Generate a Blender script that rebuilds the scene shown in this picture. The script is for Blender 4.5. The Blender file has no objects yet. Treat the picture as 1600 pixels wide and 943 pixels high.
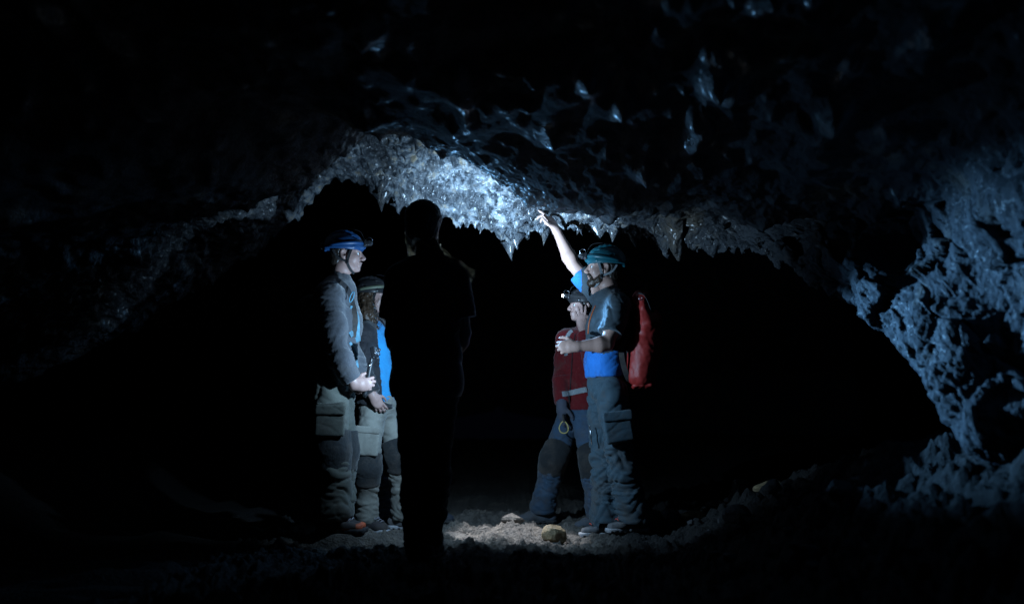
import bpy, math, random
import numpy as np
from mathutils import Vector, Matrix

random.seed(7)
rng = np.random.default_rng(7)
scene = bpy.context.scene
col = scene.collection
R = math.radians

# ------------------------------------------------------------------ camera
CAM = np.array([0.0, 0.0, 0.75])
PITCH = R(6.48)
FPX = 1555.6                    # focal length in pixels of a 1600 px wide picture (35 mm on full frame)
cam_d = bpy.data.cameras.new('camera')
cam_d.lens = 35.0
cam_d.sensor_width = 36.0
cam_d.clip_start = 0.05
cam_d.clip_end = 200.0
cam_d.dof.use_dof = True
cam_d.dof.focus_distance = 6.15
cam_d.dof.aperture_fstop = 1.15
cam = bpy.data.objects.new('camera', cam_d)
cam.location = CAM
cam.rotation_euler = (R(90) + PITCH, 0, 0)
col.objects.link(cam)
scene.camera = cam

# ------------------------------------------------------------------ night sky beyond the cave mouth
world = bpy.data.worlds.new('World')
scene.world = world
world.use_nodes = True
wn = world.node_tree.nodes
bg = wn['Background']
bg.inputs['Color'].default_value = (0.05, 0.08, 0.2, 1)
bg.inputs['Strength'].default_value = 0.006

scene.view_settings.view_transform = 'Standard'
scene.view_settings.look = 'None'
scene.view_settings.exposure = 0.0
scene.view_settings.gamma = 1.0
try:
    scene.cycles.use_denoising = True
    scene.cycles.max_bounces = 4
    scene.cycles.diffuse_bounces = 1
    scene.cycles.glossy_bounces = 2
    scene.cycles.sample_clamp_indirect = 3.0
    scene.cycles.caustics_reflective = False
except Exception:
    pass

LAMP_BLUE = (0.20, 0.53, 1.0)
LAMP_WHITE = (0.43, 0.70, 1.0)

def W(px, py, d):
    """a point of the place: where the sight line of a photo pixel is d metres ahead of the camera"""
    F = np.array([0, math.cos(PITCH), math.sin(PITCH)])
    U = np.array([0, -math.sin(PITCH), math.cos(PITCH)])
    r = F + (px - 800) / FPX * np.array([1.0, 0, 0]) + (471.5 - py) / FPX * U
    return CAM + r * (d / r[1])

# ------------------------------------------------------------------ noise
def _h(ix, iy, iz, s):
    h = (ix.astype(np.uint32) * np.uint32(374761393) + iy.astype(np.uint32) * np.uint32(668265263)
         + iz.astype(np.uint32) * np.uint32(2147483647) + np.uint32((s * 974634777 + 12345) & 0xffffffff))
    h = (h ^ (h >> np.uint32(13))) * np.uint32(1274126177)
    h = (h ^ (h >> np.uint32(16))) * np.uint32(2246822519)
    return h ^ (h >> np.uint32(15))

def gnoise(p, seed=0):
    if len(p) > 40000:
        return np.concatenate([gnoise(p[i:i + 30000], seed) for i in range(0, len(p), 30000)])
    p = p.astype(np.float32)
    i = np.floor(p).astype(np.int64)
    f = p - i
    w = f * f * f * (f * (f * 6 - 15) + 10)
    res = 0
    for dx in (0, 1):
        wx = w[:, 0] if dx else 1 - w[:, 0]
        for dy in (0, 1):
            wy = w[:, 1] if dy else 1 - w[:, 1]
            for dz in (0, 1):
                wz = w[:, 2] if dz else 1 - w[:, 2]
                h = _h(i[:, 0] + dx, i[:, 1] + dy, i[:, 2] + dz, seed)
                gx = (h & np.uint32(1023)).astype(np.float32) / 511.5 - 1
                gy = ((h >> np.uint32(10)) & np.uint32(1023)).astype(np.float32) / 511.5 - 1
                gz = ((h >> np.uint32(20)) & np.uint32(1023)).astype(np.float32) / 511.5 - 1
                res = res + wx * wy * wz * (gx * (f[:, 0] - dx) + gy * (f[:, 1] - dy) + gz * (f[:, 2] - dz))
    return res * 1.3

def fbm(p, oct=4, seed=0, gain=0.5):
    a, s = 1.0, 0
    for o in range(oct):
        s = s + a * gnoise(p * (2.03 ** o), seed + o)
        a *= gain
    return s

def facets(p, seed=0):
    """broken rock: each 3-D cell is a flat chip with its own height and tilt; also the distance to the crack beside it"""
    if len(p) > 60000:
        r = [facets(p[i:i + 50000], seed) for i in range(0, len(p), 50000)]
        return np.concatenate([a for a, _ in r]), np.concatenate([b for _, b in r])
    i = np.floor(p).astype(np.int64)
    f1 = np.full(len(p), 9.0, np.float32); f2 = f1.copy(); h1 = np.zeros(len(p), np.float32)
    for dx in (-1, 0, 1):
        for dy in (-1, 0, 1):
            for dz in (-1, 0, 1):
                h = _h(i[:, 0] + dx, i[:, 1] + dy, i[:, 2] + dz, seed)
                o = np.stack([(h & np.uint32(1023)), ((h >> np.uint32(10)) & np.uint32(1023)), ((h >> np.uint32(20)) & np.uint32(1023))], 1).astype(np.float32) / 1023
                v = (p - i - np.array([dx, dy, dz]) - .5 - .9 * (o - .5)).astype(np.float32)
                d = np.sqrt((v ** 2).sum(1))
                g = _h(i[:, 0] + dx, i[:, 1] + dy, i[:, 2] + dz, seed + 77)
                tl = np.stack([(g & np.uint32(1023)), ((g >> np.uint32(10)) & np.uint32(1023)), ((g >> np.uint32(20)) & np.uint32(1023))], 1).astype(np.float32) / 511.5 - 1
                hh = (v * tl).sum(1) + .55 * (o[:, 0] + o[:, 1] - 1)
                n = d < f1
                f2 = np.where(n, f1, np.minimum(f2, d)); h1 = np.where(n, hh, h1); f1 = np.where(n, d, f1)
    return h1, f2 - f1

def worley(p, seed=0, jit=0.95):
    """F1, F2 and a random value of the nearest cell, on 2-D points"""
    i = np.floor(p).astype(np.int64)
    f1 = np.full(len(p), 9.0, np.float32)
    f2 = f1.copy()
    cid = np.zeros(len(p), np.float32)
    z0 = np.zeros(len(p), np.int64)
    for dx in (-1, 0, 1):
        for dy in (-1, 0, 1):
            h = _h(i[:, 0] + dx, i[:, 1] + dy, z0, seed)
            qx = i[:, 0] + dx + 0.5 + jit * ((h & np.uint32(1023)).astype(np.float32) / 1023 - 0.5)
            qy = i[:, 1] + dy + 0.5 + jit * (((h >> np.uint32(10)) & np.uint32(1023)).astype(np.float32) / 1023 - 0.5)
            c = ((h >> np.uint32(20)) & np.uint32(1023)).astype(np.float32) / 1023
            d = np.hypot(p[:, 0] - qx, p[:, 1] - qy).astype(np.float32)
            n = d < f1
            f2 = np.where(n, f1, np.minimum(f2, d))
            cid = np.where(n, c, cid)
            f1 = np.where(n, d, f1)
    return f1, f2, cid

def sstep(a, b, x):
    t = np.clip((x - a) / (b - a), 0, 1)
    return t * t * (3 - 2 * t)

# ------------------------------------------------------------------ object helpers
def mesh_from(name, V, Q, smooth=True):
    """V (n,3), Q (m,4) or (m,3) arrays"""
    V = np.ascontiguousarray(V, np.float32)
    Q = np.ascontiguousarray(Q, np.int32)
    me = bpy.data.meshes.new(name)
    k = Q.shape[1]
    me.vertices.add(len(V)); me.vertices.foreach_set('co', V.ravel())
    me.loops.add(Q.size); me.loops.foreach_set('vertex_index', Q.ravel())
    me.polygons.add(len(Q))
    me.polygons.foreach_set('loop_start', np.arange(0, Q.size, k, dtype=np.int32))
    me.polygons.foreach_set('loop_total', np.full(len(Q), k, np.int32))
    me.polygons.foreach_set('use_smooth', np.full(len(Q), smooth, bool))
    me.update(calc_edges=True)
    me.validate()
    return me

def link(name, me, mats, parent=None):
    o = bpy.data.objects.new(name, me)
    if not isinstance(mats, (list, tuple)):
        mats = [mats]
    if me is not None:
        for m in mats:
            me.materials.append(m)
    col.objects.link(o)
    if parent is not None:
        o.parent = parent
    return o

def tag(o, label=None, cat=None, group=None, kind=None):
    if label: o['label'] = label
    if cat: o['category'] = cat
    if group: o['group'] = group
    if kind: o['kind'] = kind
    return o

def empty(name, loc):
    o = bpy.data.objects.new(name, None)
    o.empty_display_size = 0.1
    o.location = loc
    col.objects.link(o)
    return o

def catmull(P, t, tens=0.5):
    P = np.asarray(P, float)
    n = len(P)
    i = np.clip(np.floor(t).astype(int), 0, n - 2)
    f = (t - i)
    f = f.reshape(f.shape + (1,) * (P.ndim - 1))
    p0, p1, p2, p3 = P[np.maximum(i - 1, 0)], P[i], P[i + 1], P[np.minimum(i + 2, n - 1)]
    m1, m2 = tens * (p2 - p0), tens * (p3 - p1)
    return (2 * f**3 - 3 * f**2 + 1) * p1 + (f**3 - 2 * f**2 + f) * m1 + (-2 * f**3 + 3 * f**2) * p2 + (f**3 - f**2) * m2

def tube_data(P, rad, sides=6, flat=None, normal=None):
    """a tube along points P; flat=(a,b) makes a strap of half-width a and half-thickness b whose thin side faces `normal`"""
    P = np.asarray(P, float)
    n = len(P)
    T = np.gradient(P, axis=0)
    T /= np.linalg.norm(T, axis=1)[:, None] + 1e-9
    ref = np.array(normal if normal is not None else (0.31, 0.87, 0.38), float)
    N = ref - (T @ ref)[:, None] * T
    N /= np.linalg.norm(N, axis=1)[:, None] + 1e-9
    B = np.cross(T, N)
    rad = np.broadcast_to(np.asarray(rad, float), (n,))
    a = np.arange(sides) / sides * 2 * math.pi
    if flat:
        a = np.array([math.atan2(y, x) for x, y in ((1, 1), (-1, 1), (-1, -1), (1, -1))])
        sides = 4
        cx, cy = np.array([1, -1, -1, 1]) * flat[0], np.array([1, 1, -1, -1]) * flat[1]
        V = P[:, None] + B[:, None] * cx[None, :, None] + N[:, None] * cy[None, :, None]
    else:
        V = P[:, None] + rad[:, None, None] * (N[:, None] * np.cos(a)[None, :, None] + B[:, None] * np.sin(a)[None, :, None])
    V = V.reshape(-1, 3)
    Q = []
    for i in range(n - 1):
        for j in range(sides):
            k = (j + 1) % sides
            Q.append((i * sides + j, i * sides + k, (i + 1) * sides + k, (i + 1) * sides + j))
    # caps
    V = np.vstack([V, P[0], P[-1]])
    c0, c1 = n * sides, n * sides + 1
    for j in range(sides):
        k = (j + 1) % sides
        Q.append((c0, k, j, c0)); Q.append((c1, (n - 1) * sides + j, (n - 1) * sides + k, c1))
    return V, Q

def poly_mesh(name, V, F, smooth=True):
    F = [tuple(dict.fromkeys(f)) for f in F]
    me = bpy.data.meshes.new(name)
    me.from_pydata([tuple(map(float, v)) for v in V], [], F)
    me.update()
    for p in me.polygons:
        p.use_smooth = smooth
    return me

def tube(name, P, rad, mat, parent=None, sides=6, flat=None, normal=None, smooth=True):
    V, Q = tube_data(P, rad, sides, flat, normal)
    return link(name, poly_mesh(name, V, Q, smooth and not flat), mat, parent)

def tubes(name, lst, mat, parent=None, sides=4):
    VV, QQ, off = [], [], 0
    for P, r in lst:
        V, Q = tube_data(P, r, sides)
        VV.append(V); QQ += [tuple(i + off for i in q) for q in Q]; off += len(V)
    return link(name, poly_mesh(name, np.vstack(VV), QQ), mat, parent)

def curve_pts(ctrl, n):
    ctrl = np.asarray(ctrl, float)
    return catmull(ctrl, np.linspace(0, len(ctrl) - 1, n))

# ------------------------------------------------------------------ materials
def new_mat(name):
    m = bpy.data.materials.new(name)
    m.use_nodes = True
    nt = m.node_tree
    return m, nt, nt.nodes['Principled BSDF']

def N_(nt, kind, **kw):
    n = nt.nodes.new(kind)
    for k, v in kw.items():
        setattr(n, k, v)
    return n

def cloth(name, c, rough=0.85, var=0.25, weave=900, bump=0.25, spec=0.25, sheen=0.15, blot=9):
    """a fabric: its own colour worn unevenly, a fine weave and soft creases"""
    m, nt, b = new_mat(name)
    tc = N_(nt, 'ShaderNodeTexCoord')
    n1 = N_(nt, 'ShaderNodeTexNoise'); n1.inputs['Scale'].default_value = blot; n1.inputs['Detail'].default_value = 6
    n2 = N_(nt, 'ShaderNodeTexNoise'); n2.inputs['Scale'].default_value = weave / 4; n2.inputs['Detail'].default_value = 2
    n3 = N_(nt, 'ShaderNodeTexNoise'); n3.inputs['Scale'].default_value = 38; n3.inputs['Detail'].default_value = 5
    mx = N_(nt, 'ShaderNodeMix', data_type='RGBA')
    mx.inputs[6].default_value = (*[x * (1 - var) for x in c], 1)
    mx.inputs[7].default_value = (*[min(1, x * (1 + var)) for x in c], 1)
    for n in (n1, n2, n3):
        nt.links.new(tc.outputs['Object'], n.inputs['Vector'])
    nt.links.new(n1.outputs['Fac'], mx.inputs[0])
    # dried mud and dust, more of it low down
    nd = N_(nt, 'ShaderNodeTexNoise'); nd.inputs['Scale'].default_value = 7; nd.inputs['Detail'].default_value = 9; nd.inputs['Roughness'].default_value = .7
    nt.links.new(tc.outputs['Object'], nd.inputs['Vector'])
    sz = N_(nt, 'ShaderNodeSeparateXYZ'); nt.links.new(tc.outputs['Object'], sz.inputs[0])
    hz = N_(nt, 'ShaderNodeMapRange'); hz.inputs['From Min'].default_value = 0.0; hz.inputs['From Max'].default_value = 1.5
    hz.inputs['To Min'].default_value = .13; hz.inputs['To Max'].default_value = -.06
    nt.links.new(sz.outputs['Z'], hz.inputs['Value'])
    sm = N_(nt, 'ShaderNodeMath', operation='ADD'); nt.links.new(nd.outputs['Fac'], sm.inputs[0]); nt.links.new(hz.outputs['Result'], sm.inputs[1])
    mk = N_(nt, 'ShaderNodeMapRange'); mk.inputs['From Min'].default_value = .54; mk.inputs['From Max'].default_value = .72; mk.inputs['To Max'].default_value = .55
    nt.links.new(sm.outputs[0], mk.inputs['Value'])
    md = N_(nt, 'ShaderNodeMix', data_type='RGBA'); md.inputs[7].default_value = (.085, .07, .058, 1)
    nt.links.new(mk.outputs['Result'], md.inputs[0]); nt.links.new(mx.outputs[2], md.inputs[6])
    nt.links.new(md.outputs[2], b.inputs['Base Color'])
    add = N_(nt, 'ShaderNodeMath', operation='MULTIPLY_ADD')
    nt.links.new(n3.outputs['Fac'], add.inputs[0]); add.inputs[1].default_value = 2.5
    nt.links.new(n2.outputs['Fac'], add.inputs[2])
    bp = N_(nt, 'ShaderNodeBump'); bp.inputs['Strength'].default_value = bump; bp.inputs['Distance'].default_value = 0.004
    nt.links.new(add.outputs[0], bp.inputs['Height'])
    nt.links.new(bp.outputs['Normal'], b.inputs['Normal'])
    b.inputs['Roughness'].default_value = rough
    b.inputs['Specular IOR Level'].default_value = spec
    b.inputs['Sheen Weight'].default_value = sheen
    return m

def rock_mat(name, dark, tan, rough=(0.28, 0.7), tan_at=(0.52, 0.70), scale=2.2, coat=0.25, bump=0.7):
    m, nt, b = new_mat(name)
    tc = N_(nt, 'ShaderNodeTexCoord')
    n1 = N_(nt, 'ShaderNodeTexNoise'); n1.inputs['Scale'].default_value = scale; n1.inputs['Detail'].default_value = 8; n1.inputs['Roughness'].default_value = 0.62
    n2 = N_(nt, 'ShaderNodeTexNoise'); n2.inputs['Scale'].default_value = 26; n2.inputs['Detail'].default_value = 8; n2.inputs['Roughness'].default_value = 0.65
    n3 = N_(nt, 'ShaderNodeTexNoise'); n3.inputs['Scale'].default_value = 90; n3.inputs['Detail'].default_value = 6
    for n in (n1, n2, n3):
        nt.links.new(tc.outputs['Object'], n.inputs['Vector'])
    r1 = N_(nt, 'ShaderNodeValToRGB')
    r1.color_ramp.elements[0].position = tan_at[0]; r1.color_ramp.elements[0].color = (*dark, 1)
    r1.color_ramp.elements[1].position = tan_at[1]; r1.color_ramp.elements[1].color = (*tan, 1)
    nt.links.new(n1.outputs['Fac'], r1.inputs['Fac'])
    r2 = N_(nt, 'ShaderNodeValToRGB')
    r2.color_ramp.elements[0].position = 0.3; r2.color_ramp.elements[0].color = (0.55, 0.55, 0.55, 1)
    r2.color_ramp.elements[1].position = 0.75; r2.color_ramp.elements[1].color = (1.5, 1.5, 1.5, 1)
    nt.links.new(n2.outputs['Fac'], r2.inputs['Fac'])
    mu = N_(nt, 'ShaderNodeMix', data_type='RGBA', blend_type='MULTIPLY'); mu.inputs[0].default_value = 1
    nt.links.new(r1.outputs['Color'], mu.inputs[6]); nt.links.new(r2.outputs['Color'], mu.inputs[7])
    nt.links.new(mu.outputs[2], b.inputs['Base Color'])
    mr = N_(nt, 'ShaderNodeMapRange')
    mr.inputs['From Min'].default_value = 0.35; mr.inputs['From Max'].default_value = 0.65
    mr.inputs['To Min'].default_value = rough[0]; mr.inputs['To Max'].default_value = rough[1]
    nt.links.new(n2.outputs['Fac'], mr.inputs['Value']); nt.links.new(mr.outputs['Result'], b.inputs['Roughness'])
    ad = N_(nt, 'ShaderNodeMath', operation='MULTIPLY_ADD'); ad.inputs[1].default_value = 0.35
    nt.links.new(n3.outputs['Fac'], ad.inputs[0]); nt.links.new(n2.outputs['Fac'], ad.inputs[2])
    bp = N_(nt, 'ShaderNodeBump'); bp.inputs['Strength'].default_value = bump; bp.inputs['Distance'].default_value = 0.02
    nt.links.new(ad.outputs[0], bp.inputs['Height']); nt.links.new(bp.outputs['Normal'], b.inputs['Normal'])
    b.inputs['Specular IOR Level'].default_value = 0.6
    b.inputs['Coat Weight'].default_value = coat
    b.inputs['Coat Roughness'].default_value = 0.20
    return m

def plain(name, c, rough=0.5, metal=0.0, spec=0.5, var=0.15, bump=0.1, scale=60):
    m, nt, b = new_mat(name)
    tc = N_(nt, 'ShaderNodeTexCoord')
    n1 = N_(nt, 'ShaderNodeTexNoise'); n1.inputs['Scale'].default_value = scale; n1.inputs['Detail'].default_value = 6
    nt.links.new(tc.outputs['Object'], n1.inputs['Vector'])
    mx = N_(nt, 'ShaderNodeMix', data_type='RGBA')
    mx.inputs[6].default_value = (*[x * (1 - var) for x in c], 1); mx.inputs[7].default_value = (*[min(1, x * (1 + var)) for x in c], 1)
    nt.links.new(n1.outputs['Fac'], mx.inputs[0]); nt.links.new(mx.outputs[2], b.inputs['Base Color'])
    bp = N_(nt, 'ShaderNodeBump'); bp.inputs['Strength'].default_value = bump; bp.inputs['Distance'].default_value = 0.002
    nt.links.new(n1.outputs['Fac'], bp.inputs['Height']); nt.links.new(bp.outputs['Normal'], b.inputs['Normal'])
    mr = N_(nt, 'ShaderNodeMapRange'); mr.inputs['To Min'].default_value = max(0.05, rough - 0.12); mr.inputs['To Max'].default_value = min(1, rough + 0.12)
    nt.links.new(n1.outputs['Fac'], mr.inputs['Value']); nt.links.new(mr.outputs['Result'], b.inputs['Roughness'])
    b.inputs['Metallic'].default_value = metal
    b.inputs['Specular IOR Level'].default_value = spec
    return m

def glow(name, c, s):
    m, nt, b = new_mat(name)
    b.inputs['Base Color'].default_value = (0.9, 0.9, 0.9, 1)
    b.inputs['Emission Color'].default_value = (*c, 1)
    b.inputs['Emission Strength'].default_value = s
    return m

def skin_mat(name, c, red=0.0):
    m = plain(name, c, 0.48, spec=0.4, var=0.12, bump=0.15, scale=70)
    b = m.node_tree.nodes['Principled BSDF']
    return m

M = {}
M['cave'] = rock_mat('basalt_wet', (0.032, 0.037, 0.044), (0.19, 0.145, 0.095), rough=(0.26, 0.66), tan_at=(.55, .72), coat=0.35, bump=1.0)
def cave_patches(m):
    """a pale speckled tint painting the lamplight where the mesh says so, and dry dull rock elsewhere"""
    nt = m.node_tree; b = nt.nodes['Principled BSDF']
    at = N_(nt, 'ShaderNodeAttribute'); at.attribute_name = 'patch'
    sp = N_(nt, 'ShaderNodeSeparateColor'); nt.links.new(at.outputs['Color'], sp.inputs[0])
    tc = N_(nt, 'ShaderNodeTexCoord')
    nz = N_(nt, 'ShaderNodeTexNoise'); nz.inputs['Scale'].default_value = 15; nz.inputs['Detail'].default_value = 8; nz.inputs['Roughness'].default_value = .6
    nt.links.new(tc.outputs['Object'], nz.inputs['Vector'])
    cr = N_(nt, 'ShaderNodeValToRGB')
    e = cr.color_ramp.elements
    e[0].position = .42; e[0].color = (.028, .036, .046, 1)  # speckle paints bright tips and dark pits of the lit band
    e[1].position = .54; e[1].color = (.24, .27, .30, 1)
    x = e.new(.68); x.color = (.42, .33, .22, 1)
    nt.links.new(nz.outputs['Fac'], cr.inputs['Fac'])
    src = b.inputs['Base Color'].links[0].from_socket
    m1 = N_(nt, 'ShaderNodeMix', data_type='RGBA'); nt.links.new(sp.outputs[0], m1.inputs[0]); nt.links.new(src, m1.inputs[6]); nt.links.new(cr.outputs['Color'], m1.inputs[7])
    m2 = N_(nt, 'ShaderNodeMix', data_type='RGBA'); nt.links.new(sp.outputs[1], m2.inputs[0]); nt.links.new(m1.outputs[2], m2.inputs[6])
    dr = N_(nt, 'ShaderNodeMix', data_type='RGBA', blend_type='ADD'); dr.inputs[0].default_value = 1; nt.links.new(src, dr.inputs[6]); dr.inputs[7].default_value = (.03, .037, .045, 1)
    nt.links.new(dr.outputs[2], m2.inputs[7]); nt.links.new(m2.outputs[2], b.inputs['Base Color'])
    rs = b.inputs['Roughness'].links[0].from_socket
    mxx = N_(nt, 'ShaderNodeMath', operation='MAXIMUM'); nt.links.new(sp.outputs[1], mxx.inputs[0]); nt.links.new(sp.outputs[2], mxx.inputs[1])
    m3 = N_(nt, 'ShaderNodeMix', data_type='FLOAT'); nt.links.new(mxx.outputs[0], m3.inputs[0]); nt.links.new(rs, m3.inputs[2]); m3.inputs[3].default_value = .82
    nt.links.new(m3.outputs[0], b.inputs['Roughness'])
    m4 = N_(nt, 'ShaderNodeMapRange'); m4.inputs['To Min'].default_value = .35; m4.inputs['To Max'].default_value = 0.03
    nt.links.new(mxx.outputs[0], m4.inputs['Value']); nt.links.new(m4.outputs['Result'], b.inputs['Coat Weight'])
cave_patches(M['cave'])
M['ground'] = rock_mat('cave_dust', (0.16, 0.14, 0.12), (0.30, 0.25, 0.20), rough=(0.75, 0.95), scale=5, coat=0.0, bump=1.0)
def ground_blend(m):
    """trodden dust colour through the middle, darkened around it to paint the shade beyond the lamps"""
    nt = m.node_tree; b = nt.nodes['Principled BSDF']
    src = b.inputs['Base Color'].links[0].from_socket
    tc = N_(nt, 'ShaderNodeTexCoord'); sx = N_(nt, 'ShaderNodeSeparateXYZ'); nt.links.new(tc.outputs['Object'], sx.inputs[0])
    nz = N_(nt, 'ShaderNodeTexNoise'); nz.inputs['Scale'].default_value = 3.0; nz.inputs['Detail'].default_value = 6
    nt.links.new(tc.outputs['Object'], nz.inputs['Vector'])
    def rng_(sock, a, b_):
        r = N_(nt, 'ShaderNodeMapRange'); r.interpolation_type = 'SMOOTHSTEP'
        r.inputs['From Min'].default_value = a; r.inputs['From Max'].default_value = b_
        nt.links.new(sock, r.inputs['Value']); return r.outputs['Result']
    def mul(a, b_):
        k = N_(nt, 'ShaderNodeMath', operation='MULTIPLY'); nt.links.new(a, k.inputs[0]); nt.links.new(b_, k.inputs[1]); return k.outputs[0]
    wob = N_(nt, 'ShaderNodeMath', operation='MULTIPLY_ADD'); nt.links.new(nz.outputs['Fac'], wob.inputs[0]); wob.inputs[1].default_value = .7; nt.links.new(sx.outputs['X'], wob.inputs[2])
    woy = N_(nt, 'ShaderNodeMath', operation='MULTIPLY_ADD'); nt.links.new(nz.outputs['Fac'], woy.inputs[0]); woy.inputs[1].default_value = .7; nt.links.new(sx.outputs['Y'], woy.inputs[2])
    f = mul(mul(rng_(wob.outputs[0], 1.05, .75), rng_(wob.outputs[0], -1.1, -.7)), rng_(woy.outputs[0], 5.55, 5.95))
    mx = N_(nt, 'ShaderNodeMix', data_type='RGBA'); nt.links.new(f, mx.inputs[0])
    dk = N_(nt, 'ShaderNodeMix', data_type='RGBA', blend_type='MULTIPLY'); dk.inputs[0].default_value = 1; nt.links.new(src, dk.inputs[6]); dk.inputs[7].default_value = (.075, .08, .09, 1)  # darkening paints the unlit bank and foreground into the colour
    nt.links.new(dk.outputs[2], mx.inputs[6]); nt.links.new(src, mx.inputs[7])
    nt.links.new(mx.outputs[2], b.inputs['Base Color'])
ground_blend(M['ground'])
for n_ in M['ground'].node_tree.nodes:
    if n_.type == 'BUMP': n_.inputs['Distance'].default_value = .045
M['dusty_rock'] = rock_mat('dusty_rock', (0.16, 0.14, 0.12), (0.30, 0.25, 0.20), rough=(0.75, 0.95), scale=5, coat=0.0, bump=1.0)
M['tan_rock'] = rock_mat('tan_rock', (0.30, 0.22, 0.12), (0.45, 0.34, 0.20), rough=(0.6, 0.9), scale=9, coat=0.0)
M['grey_rock'] = rock_mat('grey_rock', (0.035, 0.036, 0.04), (0.09, 0.085, 0.08), rough=(0.5, 0.9), scale=7, coat=0.0)
M['skin'] = skin_mat('skin', (0.46, 0.29, 0.24))
M['skin_pale'] = skin_mat('skin_pale', (0.38, 0.24, 0.21))
M['lip'] = plain('lip', (0.42, 0.18, 0.16), 0.45)
M['eye_white'] = plain('eye_white', (0.7, 0.7, 0.7), 0.2, var=0.03)
M['iris'] = plain('iris', (0.03, 0.025, 0.02), 0.15)
M['hair_dark'] = plain('hair_dark', (0.018, 0.013, 0.010), 0.45, scale=200, bump=0.5)
M['hair_brown'] = plain('hair_brown', (0.055, 0.034, 0.021), 0.42, scale=200, bump=0.4)
M['hair_rimlit'] = plain('hair_rimlit', (0.55, 0.46, 0.34), 0.4, scale=200, bump=0.2)  # strands on brown hair, coloured pale to paint their rim light
M['helmet_teal'] = plain('helmet_teal', (0.012, 0.115, 0.15), 0.38, scale=14)
M['helmet_blue'] = plain('helmet_blue', (0.012, 0.06, 0.17), 0.4, scale=14)
M['helmet_black'] = plain('helmet_black', (0.02, 0.02, 0.022), 0.35, scale=14)
M['black'] = plain('black_plastic', (0.015, 0.015, 0.017), 0.4)
M['grey_plastic'] = plain('grey_plastic', (0.28, 0.29, 0.30), 0.4)
M['webbing_black'] = cloth('webbing_black', (0.018, 0.018, 0.02), 0.7)
M['webbing_blue'] = cloth('webbing_blue', (0.10, 0.30, 0.42), 0.6, sheen=0)
M['webbing_grey'] = cloth('webbing_grey', (0.28, 0.31, 0.33), 0.6, sheen=0)
M['steel'] = plain('steel', (0.6, 0.62, 0.65), 0.28, metal=1.0)
M['shirt_grey'] = cloth('shirt_grey', (0.05, 0.072, 0.088), 0.8)
M['shirt_blue'] = cloth('shirt_blue', (0.02, 0.19, 0.62), 0.75)
M['shirt_black'] = cloth('shirt_black', (0.012, 0.012, 0.014), 0.85, sheen=1.0)
M['orange'] = plain('orange_zip', (0.75, 0.16, 0.03), 0.5)
M['trouser_slate'] = cloth('trouser_slate', (0.042, 0.076, 0.10), 0.75, weave=1400)
M['trouser_navy'] = cloth('trouser_navy', (0.045, 0.085, 0.14), 0.7, weave=1400)
M['trouser_sand'] = cloth('trouser_sand', (0.25, 0.245, 0.215), 0.85)
M['trouser_olive'] = cloth('trouser_olive', (0.095, 0.10, 0.085), 0.85, var=0.35)
M['trouser_black'] = cloth('trouser_black', (0.012, 0.012, 0.015), 0.85)
M['fleece_grey'] = cloth('fleece_grey', (0.065, 0.068, 0.078), 0.95, weave=500, bump=0.5, sheen=0.4)
M['fleece_red'] = cloth('fleece_red', (0.15, 0.010, 0.013), 0.95, weave=500, bump=0.5, sheen=0.2)
M['jacket_black'] = cloth('jacket_black', (0.018, 0.018, 0.022), 0.7)
M['jacket_green'] = cloth('jacket_green', (0.03, 0.05, 0.03), 0.8)
M['top_blue'] = cloth('top_blue', (0.03, 0.30, 0.62), 0.75)
M['pad_black'] = cloth('pad_black', (0.022, 0.024, 0.026), 0.9, bump=0.6)
M['pvc_red'] = plain('pvc_red', (0.34, 0.024, 0.020), 0.55, scale=24, bump=0.8, var=0.25)
M['shoe_grey'] = cloth('shoe_grey', (0.16, 0.16, 0.17), 0.7)
M['shoe_dark'] = cloth('shoe_dark', (0.035, 0.03, 0.035), 0.7)
M['shoe_navy'] = cloth('shoe_navy', (0.025, 0.04, 0.07), 0.7)
M['boot'] = cloth('boot_suede', (0.09, 0.105, 0.13), 0.8)
M['sole_dark'] = plain('sole_dark', (0.03, 0.03, 0.032), 0.7)
M['sole_pale'] = plain('sole_pale', (0.40, 0.40, 0.42), 0.6)
M['sole_orange'] = plain('sole_orange', (0.5, 0.10, 0.04), 0.6)
M['lace_red'] = plain('lace_red', (0.75, 0.10, 0.07), 0.6)
M['lace_pink'] = plain('lace_pink', (0.55, 0.08, 0.25), 0.6)
M['lace_pale'] = plain('lace_pale', (0.35, 0.35, 0.40), 0.6)
M['glove'] = cloth('glove', (0.07, 0.08, 0.11), 0.8)
M['yellow'] = plain('yellow_cord', (0.60, 0.48, 0.16), 0.6)
M['lens'] = plain('lens', (0.05, 0.06, 0.07), 0.08, spec=0.9)
M['band_pale'] = plain('band_pale', (0.13, 0.15, 0.10), 0.5)
M['lamp_lit'] = glow('lamp_lit', (0.75, 0.92, 1.0), 60.0)
# ------------------------------------------------------------------ the cave shell: a lava tube swept through arch-shaped ribs
def rib(*pts):
    return np.array([W(*p) if len(p) == 3 and p[0] > 20 or abs(p[0]) > 20 else np.array(p, float) for p in pts])

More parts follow.
